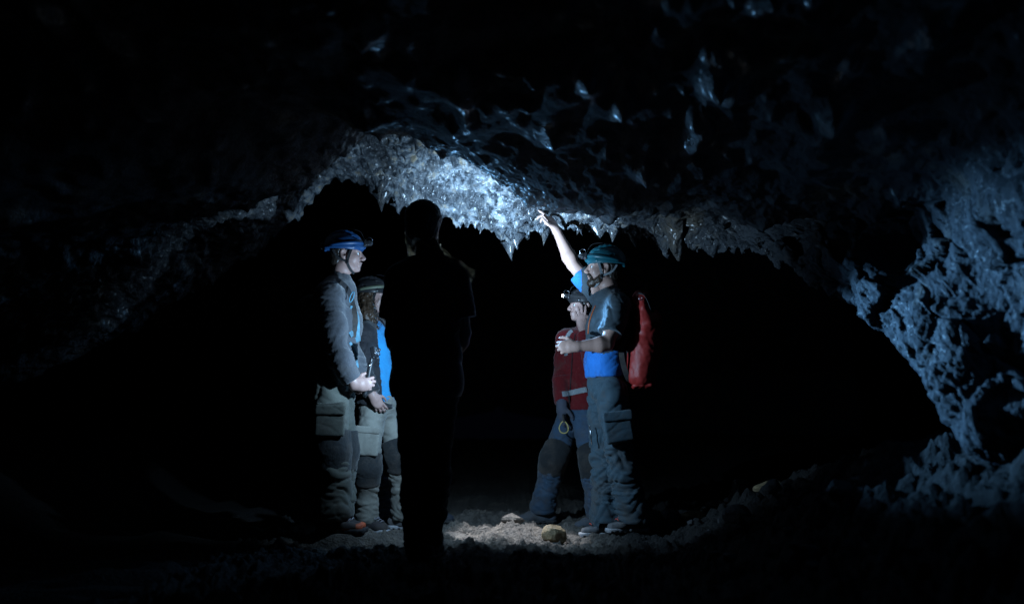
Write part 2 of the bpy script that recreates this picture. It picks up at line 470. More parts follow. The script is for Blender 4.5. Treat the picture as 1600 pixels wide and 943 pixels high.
lip = rib((2.5, 3.6, -0.4), (2.1, 3.75, 0.2), (1530, 690, 4.0), (1500, 640, 4.1), (1440, 572, 4.4), (1350, 490, 4.9), (1270, 436, 5.4),
          (1150, 380, 6.0), (1000, 356, 6.5), (870, 345, 6.75), (795, 368, 6.8), (730, 340, 6.85), (640, 318, 6.85), (560, 275, 6.8),
          (500, 284, 6.75), (440, 330, 6.7), (370, 392, 6.6), (250, 470, 6.4), (100, 560, 6.2), (-100, 640, 6.0), (-4.1, 5.8, -0.4))
edge = rib((2.6, 2.9, -0.4), (2.2, 3.0, 0.3), (1760, 600, 3.2), (1710, 500, 3.3), (1650, 400, 3.5), (1590, 320, 3.75), (1470, 290, 4.3),
           (1290, 330, 5.1), (1080, 322, 5.5), (900, 322, 5.6), (820, 300, 5.5), (760, 268, 5.4), (690, 240, 5.3), (600, 206, 5.3),
           (530, 214, 5.3), (470, 250, 5.3), (400, 285, 5.3), (280, 300, 5.2), (80, 350, 5.0), (-180, 450, 4.8), (-4.0, 4.7, -0.4))
n_ctrl = len(lip)
pocket = 0.5 * (lip + edge)
lift = np.array([0, 0, 0, 0, .02, .05, .05, .06, .05, .10, .24, .30, .30, .26, .26, .24, .18, .12, .05, 0, 0])
pocket[:, 2] += lift
pocket[:, 1] += np.array([0] * 9 + [-.1] * 7 + [0] * 5)
pocket[:8, 0] += 0.10
def arch(y, xr, xl, top, base=-0.4):
    a = np.linspace(0, math.pi, n_ctrl)
    cx, hw = (xr + xl) / 2, (xr - xl) / 2
    x = cx + hw * np.sign(np.cos(a)) * np.abs(np.cos(a)) ** 0.75
    z = base + (top - base) * np.abs(np.sin(a)) ** 0.6
    return np.stack([x, np.full(n_ctrl, y), z], 1)
mouth = arch(-4.0, 3.2, -4.0, 3.0)
near0 = arch(0.8, 2.7, -4.0, 2.75)
near = arch(2.3, 2.45, -4.0, 2.55)
near[:9] = 0.5 * near[:9] + 0.5 * (edge[:9] * np.array([1.08, 0.6, 1.12]) + np.array([0, 0.1, 0.05]))
axis = np.array([-0.8, 0, 0.9])
def widen(r, k, dy):
    o = r.copy()
    o[:, 0] = axis[0] + (r[:, 0] - axis[0]) * k
    o[:, 2] = np.where(r[:, 2] > 0.9, 0.9 + (r[:, 2] - 0.9) * (k + .15), r[:, 2])
    o[:, 1] += dy
    return o
behind = widen(lip, 1.5, 0.6)
back = arch(14.0, 11.0, -11, 6.5)
far = arch(28.0, 7.0, -8.0, 6.0)
end = far.copy(); end[:, 0] = -0.4 + (far[:, 0] + 0.4) * 0.02; end[:, 2] = 0.9 + (far[:, 2] - 0.9) * 0.02; end[:, 1] = 31.0
ribs = np.stack([mouth, near0, near, edge, pocket, lip, behind, back, far, end])
COLS = 930
L = catmull(lip, np.linspace(0, n_ctrl - 1, 4000))
s = np.concatenate([[0], np.cumsum(np.linalg.norm(np.diff(L, axis=0), axis=1) / np.where(L[1:, 0] < -1.5, 2.6, np.where(L[1:, 0] > 1.35, 1.7, 1.0)))])
tcol = np.interp(np.linspace(0, s[-1], COLS), s, np.linspace(0, n_ctrl - 1, 4000))
rc_ = np.stack([catmull(r, tcol) for r in ribs])                     # ribs x columns x 3
steps = [12, 24, 140, 125, 165, 50, 24, 10, 6]
trow = np.concatenate([np.linspace(i, i + 1, n, endpoint=False) for i, n in enumerate(steps)] + [[len(steps)]])
G = catmull(rc_, trow, 0.4)                                          # rows x columns x 3
ROWS = len(trow)
def grid_normals(G):
    du = np.gradient(G, axis=1); dv = np.gradient(G, axis=0)
    n = np.cross(du, dv)
    n /= np.linalg.norm(n, axis=2)[..., None] + 1e-12
    return n
Nn = grid_normals(G)
ctr = np.array([-0.8, 0, 0.9])
flip = np.sum(Nn[..., [0, 2]] * (ctr[[0, 2]] - G[..., [0, 2]])) < 0
if flip: Nn = -Nn
P = G.reshape(-1, 3).copy()
Nf = Nn.reshape(-1, 3)
ceil = sstep(0.25, 0.85, -Nf[:, 2])
near_w = np.repeat(sstep(0.6, 2.2, trow) * (1 - sstep(7.0, 8.2, trow)), COLS)
# broad swells
big = fbm(P * 1.1 + 3.1, 3, 11)
mid = fbm(P * np.array([3.2, 2.2, 3.2]), 3, 21)
P += Nf * (0.07 * big + 0.055 * mid)[:, None]
P0 = P.copy()
w1 = np.stack([gnoise(P0 * 4, 31), gnoise(P0 * 4, 32)], 1)
q = P0[:, :2] + 0.06 * w1
# hanging drips: cones over scattered centres, large ones few and small ones many
amp = 0.55 + 0.6 * fbm(P0 * 1.7, 2, 41)
amp = np.clip(amp, 0.1, 1.3)
def drips(size, stretch, length, keep, seed, pw):
    f1, f2, c = worley(np.stack([q[:, 0] / size, q[:, 1] / (size * stretch)], 1), seed)
    return length * np.where(c < keep, np.clip(1 - f1 / 0.55, 0, 1) ** pw * (0.35 + c / keep), 0)
rowt = np.repeat(trow, COLS)
in_pocket = np.exp(-((rowt - 4.2) / .55) ** 2) * sstep(1.0, 0.2, P0[:, 0])      # the raised hollow behind the near edge
smooth_roof = sstep(3.1, 2.7, rowt)
d = drips(0.22, 2.8, 0.16, 0.42, 51, 2.0) + (1 - .6 * in_pocket) * drips(0.10, 1.9, 0.085, 0.6, 52, 1.5) * (1 - .35 * smooth_roof) + drips(0.045, 1.3, 0.026, 0.8, 53, 1.2) * (1 - .85 * smooth_roof)
lipzone = np.exp(-((rowt - 4.95) / .30) ** 2)
hang = np.maximum(ceil, .8 * np.maximum(in_pocket, lipzone) * sstep(1.9, 1.2, P0[:, 0]))
d = d * (1 - .65 * np.exp(-((rowt - 3.0) / .28) ** 2) * sstep(1.2, .6, P0[:, 0]))
P[:, 2] -= d * hang * amp * near_w
flute = 1 - np.abs(gnoise(np.stack([P0[:, 0] * 17 + 1.2 * w1[:, 0], P0[:, 1] * 5, P0[:, 2] * 4], 1), 57)) * 1.6
P[:, 2] -= .045 * np.clip(flute, 0, 1) ** 2 * lipzone * sstep(1.9, 1.2, P0[:, 0])
# net of small ridges with pits between, strongest in the hollow
f1, f2, c = worley(np.stack([q[:, 0] / 0.055 + 0.7 * P0[:, 2] / 0.055, q[:, 1] / 0.055 + P0[:, 2] / 0.06], 1), 61)
pit = np.clip(1 - f1 / 0.62, 0, 1) ** .8 * (0.35 + c)
f1, f2, c = worley(np.stack([q[:, 0] / 0.12 + P0[:, 2] / 0.13, q[:, 1] / 0.12 - P0[:, 2] / 0.12], 1), 62)
f1, f2, c = worley(np.stack([q[:, 0] / 0.030 + .6 * P0[:, 2] / 0.03, q[:, 1] / 0.030 - P0[:, 2] / 0.032], 1), 63)
knob = np.sqrt(np.clip(1 - (f1 / .6) ** 2, 0, 1)) * (c > .3)
f1, f2, c = worley(np.stack([q[:, 0] / 0.12 + P0[:, 2] / 0.13, q[:, 1] / 0.12 - P0[:, 2] / 0.12], 1), 62)
pit2 = np.clip(1 - f1 / 0.6, 0, 1) * (c > .4)
rid = 1 - np.abs(fbm(P0 * 9, 3, 71))
fine = fbm(P0 * 34, 3, 81)
wall = 1 - ceil
lump_w = 0.35 + 0.65 * sstep(-.1, .35, fbm(P0 * 2.1, 2, 83))
P -= Nf * ((0.010 + 0.055 * in_pocket) * pit * near_w * lump_w * (1 - .7 * smooth_roof) * np.maximum(ceil, np.maximum(in_pocket, .2)))[:, None]
P -= Nf * (0.045 * in_pocket * pit2)[:, None]
P += Nf * (0.026 * np.maximum(in_pocket, .6 * lipzone) * knob)[:, None]
P += Nf * (0.022 * in_pocket * fbm(P0 * np.array([20, 20, 16]), 3, 67))[:, None]
P += Nf * ((0.034 * (rid - 0.7) * (1 - .6 * wall) * (1 - .6 * smooth_roof) + 0.006 * fine * (1 - .6 * smooth_roof)) * near_w)[:, None]
# the right-hand wall is broken into chips and ledges
sel = np.nonzero((P0[:, 0] > .9) & (near_w > .02) & (wall > .03))[0]
ps = P0[sel] + .05 * np.stack([gnoise(P0[sel] * 5, 85), gnoise(P0[sel] * 5, 86), gnoise(P0[sel] * 5, 87)], 1)
ps = ps @ np.array(Matrix.Rotation(.6, 3, 'X'))
h1, k1 = facets(ps * np.array([3.0, 2.2, 4.2]), 93)
h2, k2 = facets(ps * np.array([8, 6, 11]), 94)
h3, k3 = facets(ps * np.array([19, 15, 24]), 95)
ww = (wall * near_w * sstep(.9, 1.4, P0[:, 0]))[sel]
P[sel] += Nf[sel] * ((.058 * h1 + .014 * h2 + .005 * h3 - .012 * np.exp(-(k1 / .06) ** 2) + .09 * fbm(P0[sel] * 1.6, 2, 96)) * ww)[:, None]
ii = (np.arange(ROWS - 1)[:, None] * COLS + np.arange(COLS - 1)[None, :]).ravel()
Q = np.stack([ii, ii + 1, ii + COLS + 1, ii + COLS], 1)
if not flip: Q = Q[:, ::-1]
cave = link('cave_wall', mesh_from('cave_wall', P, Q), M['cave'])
lit_tint = np.clip(np.maximum(in_pocket * 1.15, lipzone * sstep(1.5, .9, P0[:, 0])) * sstep(-1.9, -1.3, P0[:, 0]), 0, 1)  # paler colour stands in for lamplight on the hollow and lip
lit_tint = lit_tint * sstep(-.35, .25, fbm(P0 * 3.3, 3, 141) + .12)
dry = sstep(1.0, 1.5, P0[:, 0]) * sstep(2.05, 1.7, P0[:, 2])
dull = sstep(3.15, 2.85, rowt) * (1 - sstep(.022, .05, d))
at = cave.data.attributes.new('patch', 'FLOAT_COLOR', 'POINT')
at.data.foreach_set('color', np.stack([lit_tint, dry, dull, 0 * dry + 1], 1).astype(np.float32).ravel())
tag(cave, 'rough dark basalt walls and low dripping roof of the cave', 'cave', kind='structure')
CAVE = P.reshape(ROWS, COLS, 3)

# ------------------------------------------------------------------ ground
def ground_z(x, y):
    r = sstep(0.75, 2.1, x) * 0.62 * sstep(8.5, 4.6, y) + sstep(-2.6, -4.2, x) * 0.6
    r = r + sstep(2.2, 3.0, x) * 0.2 - 0.05 * sstep(4.9, 3.0, y)
    return r
def axis_pts(segs):
    return np.concatenate([np.linspace(a, b, n, endpoint=False) for a, b, n in segs] + [[segs[-1][1]]])
gx = axis_pts([(-13, -1.6, 46), (-1.6, 1.0, 270), (1.0, 2.4, 80), (2.4, 13, 30)])
gy = axis_pts([(-4.4, 2.5, 40), (2.5, 5.0, 60), (5.0, 7.6, 230), (7.6, 32, 46)])
X, Y = np.meshgrid(gx, gy)
gp = np.stack([X.ravel(), Y.ravel(), np.zeros(X.size)], 1)
gz = ground_z(gp[:, 0], gp[:, 1])
gz = gz + 0.05 * fbm(gp * 1.8, 2, 101)
rough_w = 1 + .35 * sstep(0.9, 1.6, gp[:, 0]) + 0.5 * sstep(5.3, 4.5, gp[:, 1])
f1, f2, c = worley(gp[:, :2] / 0.16 + 0.25 * np.stack([gnoise(gp * 9, 1), gnoise(gp * 9, 2)], 1), 103)
g1, g2, cc = worley(gp[:, :2] / 0.055, 104)
lump = np.sqrt(np.clip(1 - (f1 / 0.62) ** 2, 0, 1)) * (c > 0.45) * (0.3 + c)
lump2 = np.sqrt(np.clip(1 - (g1 / 0.6) ** 2, 0, 1)) * (cc > 0.4) * (0.3 + cc)
calm = sstep(0.0, 0.12, gnoise(gp * 2.3, 105) + 0.12)
gz = gz + rough_w * (0.034 * lump * (0.3 + 0.7 * calm) + 0.017 * lump2 + 0.024 * fbm(gp * 24, 3, 106, .7) + 0.02 * fbm(gp * 7, 3, 107))
# level spots where shoes stand
FEET = [(985, 829, 6.15, -1), (948, 837, 6.2, -1), (935, 827, 6.7, -1), (846, 817, 7.0, -1), (520, 829, 6.1, 1), (518, 831, 5.9, 1), (629, 826, 6.55, 1),
        (573, 832, 6.39, 1), (648, 872, 5.2, 0), (682, 872, 5.2, 0), (672, 817, 7.0, 1), (592, 819, 6.9, 1)]
for px_, py_, d_, dr in FEET:
    f = W(px_, py_, d_)
    dx, dy = gp[:, 0] - f[0] - .07 * dr, gp[:, 1] - f[1] - (.08 if dr == 0 else -.02)
    w = 1 - sstep(.7, 1.9, np.hypot(dx / (.15 if dr else .06), dy / (.06 if dr else .15)))
    gz = gz * (1 - w) + (f[2] + .004 * gnoise(gp * 30, 9)) * w
def ground_at(x, y):
    i = np.clip(np.searchsorted(gx, x) - 1, 0, len(gx) - 2); j = np.clip(np.searchsorted(gy, y) - 1, 0, len(gy) - 2)
    return float(gz.reshape(X.shape)[j:j + 2, i:i + 2].max())
gp[:, 2] = gz
nx, ny = len(gx), len(gy)
ii = (np.arange(ny - 1)[:, None] * nx + np.arange(nx - 1)[None, :]).ravel()
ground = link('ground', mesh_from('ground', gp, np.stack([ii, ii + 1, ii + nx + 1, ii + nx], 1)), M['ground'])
tag(ground, 'uneven dusty cave floor of rubble and grit', 'ground', kind='structure')

# ------------------------------------------------------------------ drip-stone teeth hanging from the roof, the largest ones one by one
def tooth(name, base, length, r, seed, lean=(0, 0), flatten=1.0, ang=0.0):
    nr, ns = 7, 8
    V = []
    rr = np.random.default_rng(seed)
    ph = rr.uniform(0, 6.28)
    for i in range(nr):
        t = i / (nr - 1)
        rad = r * ((1 - t) ** 1.15 * 0.96 + 0.04) * (1 + 0.25 * (rr.random() - 0.5))
        cx = lean[0] * t * t + 0.1 * r * math.sin(3 * t + ph)
        cy = lean[1] * t * t
        for j in range(ns):
            a = 2 * math.pi * j / ns
            k = rad * (1 + 0.22 * math.sin(2 * a + ph + 2 * t) + 0.12 * (rr.random() - 0.5))
            ex, ey = k * math.cos(a) * flatten, k * math.sin(a)
            V.append((cx + ex * math.cos(ang) - ey * math.sin(ang), cy + ex * math.sin(ang) + ey * math.cos(ang), -length * t + 0.035))
    F = []
    for i in range(nr - 1):
        for j in range(ns):
            k = (j + 1) % ns
            F.append((i * ns + j, (i + 1) * ns + j, (i + 1) * ns + k, i * ns + k))
    F.append(tuple(range((nr - 1) * ns, nr * ns))[::-1])
    me = poly_mesh(name, V, F)
    o = link(name, me, M['cave'], cave)
    o.location = base
    return o
row_lip = int(np.argmin(np.abs(trow - 5.0)))
lipx = CAVE[row_lip, :, 0]
tr = np.random.default_rng(5)
for k in range(230):
    x = tr.uniform(-0.95, 1.65)
    u = tr.random()
    c0 = int(np.argmin(np.abs(lipx - x)))
    # settle on the lowest crest close by
    r0 = row_lip + int(tr.normal(-14, 34))
    blk = CAVE[max(r0 - 7, 0):r0 + 8, max(c0 - 5, 0):c0 + 6]
    m = np.unravel_index(np.argmin(blk[..., 2]), blk.shape[:2])
    b = blk[m]
    big_t = u > 0.93
    tooth('stalactite', tuple(b + np.array([0, 0, 0.012])), tr.uniform(0.09, 0.15) if big_t else 0.02 + 0.065 * tr.random() ** 2,
          tr.uniform(0.03, 0.055) if big_t else tr.uniform(0.012, 0.030), 1000 + k, (tr.normal(0, .012), tr.normal(0, .012)), tr.uniform(0.7, 2.3), tr.uniform(-0.5, 0.5))

# ------------------------------------------------------------------ loose rocks
def rock(name, loc, size, seed, mat, label, squash=(1, 1, 1), cuts=9):
    n1, n2 = 14, 20
    rr = np.random.default_rng(seed)
    th = np.linspace(0.001, math.pi - 0.001, n1); ph = np.arange(n2) / n2 * 2 * math.pi
    D = np.stack([(np.sin(th)[:, None] * np.cos(ph)), (np.sin(th)[:, None] * np.sin(ph)), np.repeat(np.cos(th)[:, None], n2, 1)], 2).reshape(-1, 3)
    rad = np.ones(len(D))
    for _ in range(cuts):
        v = rr.normal(size=3); v /= np.linalg.norm(v)
        dd = D @ v
        lim = rr.uniform(0.6, 0.85)
        rad = np.minimum(rad, np.where(dd > 0.05, lim / np.maximum(dd, 0.05), 9))
    rad = rad * (1 + 0.06 * fbm(D * 2.5 + seed, 3, seed))
    V = D * rad[:, None] * size * np.array(squash)
    F = []
    for i in range(n1 - 1):
        for j in range(n2):
            k = (j + 1) % n2
            F.append((i * n2 + j, (i + 1) * n2 + j, (i + 1) * n2 + k, i * n2 + k))
    me = poly_mesh(name, V, F)
    me.set_sharp_from_angle(angle=R(24))
    o = link(name, me, mat)
    o.location = (loc[0], loc[1], ground_at(loc[0], loc[1]) + size * squash[2] * 0.42)
    return tag(o, label, 'rock', 'loose rocks on the cave floor')
def floor_xy(px, py, d): p = W(px, py, d); return (p[0], p[1])
rock('rock', floor_xy(867, 833, 5.95), 0.072, 3, M['tan_rock'], 'small tan angular rock lying before the toe of the grey shoe', (1.1, 1, .95))
rock('rock', floor_xy(1086, 803, 6.3), 0.075, 8, M['tan_rock'], 'flat tan rock among grey ones right of the guide', (1.25, 1, .6))
rock('rock', floor_xy(1018, 806, 6.35), 0.095, 12, M['grey_rock'], 'dark rounded rock just behind the heel of the pointing person')
rock('rock', floor_xy(1048, 808, 6.4), 0.085, 15, M['grey_rock'], 'dark rock between the guide heel rock and the flat tan rock')
rock('rock', floor_xy(1118, 806, 6.5), 0.06, 17, M['grey_rock'], 'small dark rock close on the right of the flat tan rock', (1.2, 1, .8))
rock('rock', floor_xy(1158, 806, 6.4), 0.09, 19, M['grey_rock'], 'larger dark pointed rock right of the small one', (1, 1, 1.1))
rock('rock', floor_xy(1205, 800, 6.2), 0.085, 23, M['tan_rock'], 'rightmost tan streaked rock at the foot of the rubble bank', (1.3, 1, .6))
rock('rock', floor_xy(712, 826, 6.25), 0.07, 29, M['dusty_rock'], 'dusty lump at the left end of the lit floor patch', (1.3, 1, .8))
rock('rock', floor_xy(800, 818, 6.6), 0.06, 31, M['dusty_rock'], 'dusty lump in the middle of the lit patch near the boot toe', (1.4, 1, .8))

rk = np.random.default_rng(77)
for k in range(22):
    x = rk.uniform(.95, 1.55); y = rk.uniform(4.0, 6.2)
    if x > .9 + (6.4 - y) * .62: continue
    sz = .022 + .06 * rk.random() ** 2
    rock('rock', (x, y), sz, 300 + k, M['grey_rock'], 'dark angular lava stone lying on the rubble bank at the right', (rk.uniform(.9, 1.4), 1, rk.uniform(.6, .95)))['group'] = 'stones on the rubble bank'
# ------------------------------------------------------------------ sculpting: blended rounded shapes turned into one continuous surface
def unit(v):
    v = np.asarray(v, float)
    return v / (np.linalg.norm(v) + 1e-12)
A3 = lambda *v: np.array(v, float)

class Sculpt:
    def __init__(s, lo, hi, h):
        s.lo = np.asarray(lo, float); s.h = h
        s.n = np.ceil((np.asarray(hi, float) - s.lo) / h).astype(int) + 2
        s.f = np.full(tuple(s.n), 0.5, np.float32)
        s.post = []

    def _win(s, lo, hi):
        i0 = np.clip(np.floor((np.asarray(lo) - s.lo) / s.h).astype(int), 0, s.n)
        i1 = np.clip(np.ceil((np.asarray(hi) - s.lo) / s.h).astype(int) + 1, 0, s.n)
        if np.any(i1 <= i0): return None, None
        g = [(s.lo[a] + s.h * np.arange(i0[a], i1[a])).astype(np.float32) for a in range(3)]
        P = np.stack(np.meshgrid(*g, indexing='ij'), -1)
        return (slice(i0[0], i1[0]), slice(i0[1], i1[1]), slice(i0[2], i1[2])), P

    def _mix(s, sl, d, k, sub):
        a = s.f[sl]
        if sub:
            d = -d
            if k > 0:
                t = np.clip(0.5 - 0.5 * (a - d) / k, 0, 1)
                s.f[sl] = a * (1 - t) + d * t + k * t * (1 - t)
            else:
                s.f[sl] = np.maximum(a, d)
        else:
            if k > 0:
                t = np.clip(0.5 + 0.5 * (a - d) / k, 0, 1)
                s.f[sl] = a * (1 - t) + d * t - k * t * (1 - t)
            else:
                s.f[sl] = np.minimum(a, d)

    def rc(s, a, b, ra, rb, k=0.02, lat=None, sc=1.0, sub=False):
        """tapered round bar from a to b; along `lat` its section is sc times wider"""
        a, b = np.asarray(a, float), np.asarray(b, float)
        m = max(ra, rb) * max(sc, 1) + k + 3 * s.h
        sl, P = s._win(np.minimum(a, b) - m, np.maximum(a, b) + m)
        if sl is None: return
        ax = b - a; L = np.linalg.norm(ax)
        ax = ax / L if L > 1e-9 else A3(0, 0, 1)
        q = P - a.astype(np.float32)
        t = q @ ax.astype(np.float32)
        tc = np.clip(t, 0, L)
        perp = q - t[..., None] * ax.astype(np.float32)
        if lat is not None and sc != 1:
            l = unit(np.asarray(lat, float) - np.dot(lat, ax) * ax).astype(np.float32)
            c = perp @ l
            perp = perp - (c * (1 - 1 / sc))[..., None] * l
        d = np.sqrt((perp ** 2).sum(-1) + (t - tc) ** 2) - (ra + (rb - ra) * tc / max(L, 1e-9))
        s._mix(sl, d, k, sub)

    def ell(s, c, r, Rm=None, k=0.02, sub=False):
        c = np.asarray(c, float); r = np.asarray(r, float)
        m = r.max() + k + 3 * s.h
        sl, P = s._win(c - m, c + m)
        if sl is None: return
        q = P - c.astype(np.float32)
        if Rm is not None: q = q @ np.asarray(Rm, np.float32)
        k0 = np.sqrt(((q / r) ** 2).sum(-1)); k1 = np.sqrt(((q / r ** 2) ** 2).sum(-1))
        s._mix(sl, k0 * (k0 - 1) / (k1 + 1e-6), k, sub)

    def box(s, c, hx, Rm=None, rnd=0.01, k=0.0, sub=False):
        c = np.asarray(c, float); hx = np.asarray(hx, float)
        m = np.linalg.norm(hx) + k + 3 * s.h
        sl, P = s._win(c - m, c + m)
        if sl is None: return
        q = P - c.astype(np.float32)
        if Rm is not None: q = q @ np.asarray(Rm, np.float32)
        q = np.abs(q) - (hx - rnd)
        d = np.sqrt((np.maximum(q, 0) ** 2).sum(-1)) + np.minimum(q.max(-1), 0) - rnd
        s._mix(sl, d, k, sub)

    def cut(s, p, n, k=0.0, lo=None, hi=None):
        """remove everything on the side of the plane through p that n points to"""
        big = s.lo, s.lo + s.h * s.n
        sl, P = s._win(big[0] if lo is None else lo, big[1] if hi is None else hi)
        if sl is None: return
        d = (P - np.asarray(p, np.float32)) @ unit(n).astype(np.float32)
        s._mix(sl, -d, k, True)

    def shift(s, fn, band):
        """push the surface out by fn(points) metres"""
        s.post.append(fn)

    def mesh(s, name, smooth_it=1, thin=None):
        f = s.f
        ins = f < 0
        cnt = np.zeros(tuple(np.array(f.shape) - 1), np.uint8)
        for i in (0, 1):
            for j in (0, 1):
                for k in (0, 1):
                    cnt += ins[i:f.shape[0] - 1 + i, j:f.shape[1] - 1 + j, k:f.shape[2] - 1 + k]
        act = np.nonzero((cnt > 0) & (cnt < 8))
        n = len(act[0])
        vid = np.full(cnt.shape, -1, np.int32); vid[act] = np.arange(n)
        C = np.stack(act, 1)
        acc = np.zeros((n, 3)); num = np.zeros(n)
        corners = [(0, 0, 0), (1, 0, 0), (0, 1, 0), (1, 1, 0), (0, 0, 1), (1, 0, 1), (0, 1, 1), (1, 1, 1)]
        vals = [f[C[:, 0] + c[0], C[:, 1] + c[1], C[:, 2] + c[2]] for c in corners]
        for a in range(8):
            for b in range(a + 1, 8):
                df = np.array(corners[b]) - np.array(corners[a])
                if np.abs(df).sum() != 1: continue
                va, vb = vals[a], vals[b]
                x = (va < 0) != (vb < 0)
                t = np.where(x, va / np.where(x, va - vb, 1), 0)
                acc += x[:, None] * (np.array(corners[a]) + t[:, None] * df); num += x
        V = (C + acc / num[:, None]) * s.h + s.lo
        quads = []
        for ax in range(3):
            o = [1, 1, 1]; o[ax] = 0
            b1, b2 = [(1, 2), (2, 0), (0, 1)][ax]
            sl0 = [slice(1, f.shape[a] - 1) for a in range(3)]
            sl0[ax] = slice(0, f.shape[ax] - 1)
            sl1 = list(sl0); sl1[ax] = slice(1, f.shape[ax])
            i0, i1 = ins[tuple(sl0)], ins[tuple(sl1)]
            e = np.stack(np.nonzero(i0 != i1), 1)
            if not len(e): continue
            up = i0[e[:, 0], e[:, 1], e[:, 2]]
            e = e + np.array(o)
            d1 = np.zeros(3, int); d1[b1] = 1
            d2 = np.zeros(3, int); d2[b2] = 1
            cs = [e - d1 - d2, e - d2, e, e - d1]
            q = np.stack([vid[c[:, 0], c[:, 1], c[:, 2]] for c in cs], 1)
            q[~up] = q[~up][:, ::-1]
            quads.append(q)
        Q = np.concatenate(quads)
        Q = Q[(Q >= 0).all(1)]
        for _ in range(smooth_it):
            acc = np.zeros_like(V); num = np.zeros(len(V))
            for a in range(4):
                b = (a + 1) % 4
                for x in range(3):
                    acc[:, x] += np.bincount(Q[:, a], V[Q[:, b], x], len(V)) + np.bincount(Q[:, b], V[Q[:, a], x], len(V))
                num += np.bincount(Q[:, a], minlength=len(V)) + np.bincount(Q[:, b], minlength=len(V))
            V = 0.5 * V + 0.5 * acc / np.maximum(num, 1)[:, None]
        if s.post:
            nf = np.cross(V[Q[:, 2]] - V[Q[:, 0]], V[Q[:, 3]] - V[Q[:, 1]])
            nv = np.stack([sum(np.bincount(Q[:, a], nf[:, x], len(V)) for a in range(4)) for x in range(3)], 1)
            nv /= np.linalg.norm(nv, axis=1)[:, None] + 1e-12
            V = V + nv * sum(fn(V) for fn in s.post)[:, None]
        if thin is not None:                       # fewer faces where clothes lie over the skin
            m = thin(V)
            key = np.floor((V - s.lo) / (3.5 * s.h)).astype(np.int64)
            key = np.where(m, key[:, 0] + 4096 * key[:, 1] + 4096 ** 2 * key[:, 2], -1 - np.arange(len(V)))
            _, inv = np.unique(key, return_inverse=True)
            n = inv.max() + 1
            cntv = np.bincount(inv, minlength=n)
            V = np.stack([np.bincount(inv, V[:, x], n) / cntv for x in range(3)], 1)
            Q = inv[Q]
            T3 = np.concatenate([Q[:, [0, 1, 2]], Q[:, [0, 2, 3]]])
            ok = (T3[:, 0] != T3[:, 1]) & (T3[:, 1] != T3[:, 2]) & (T3[:, 0] != T3[:, 2])
            Q = T3[ok]
            _, first = np.unique(np.sort(Q, 1), axis=0, return_index=True)
            Q = Q[first]
        return mesh_from(name, V, Q), V, Q

def frame(fwd, up=(0, 0, 1)):
    """columns: forward, left, up"""
    f = unit(fwd); l = unit(np.cross(up, f)); u = np.cross(f, l)
    return np.stack([f, l, u], 1)

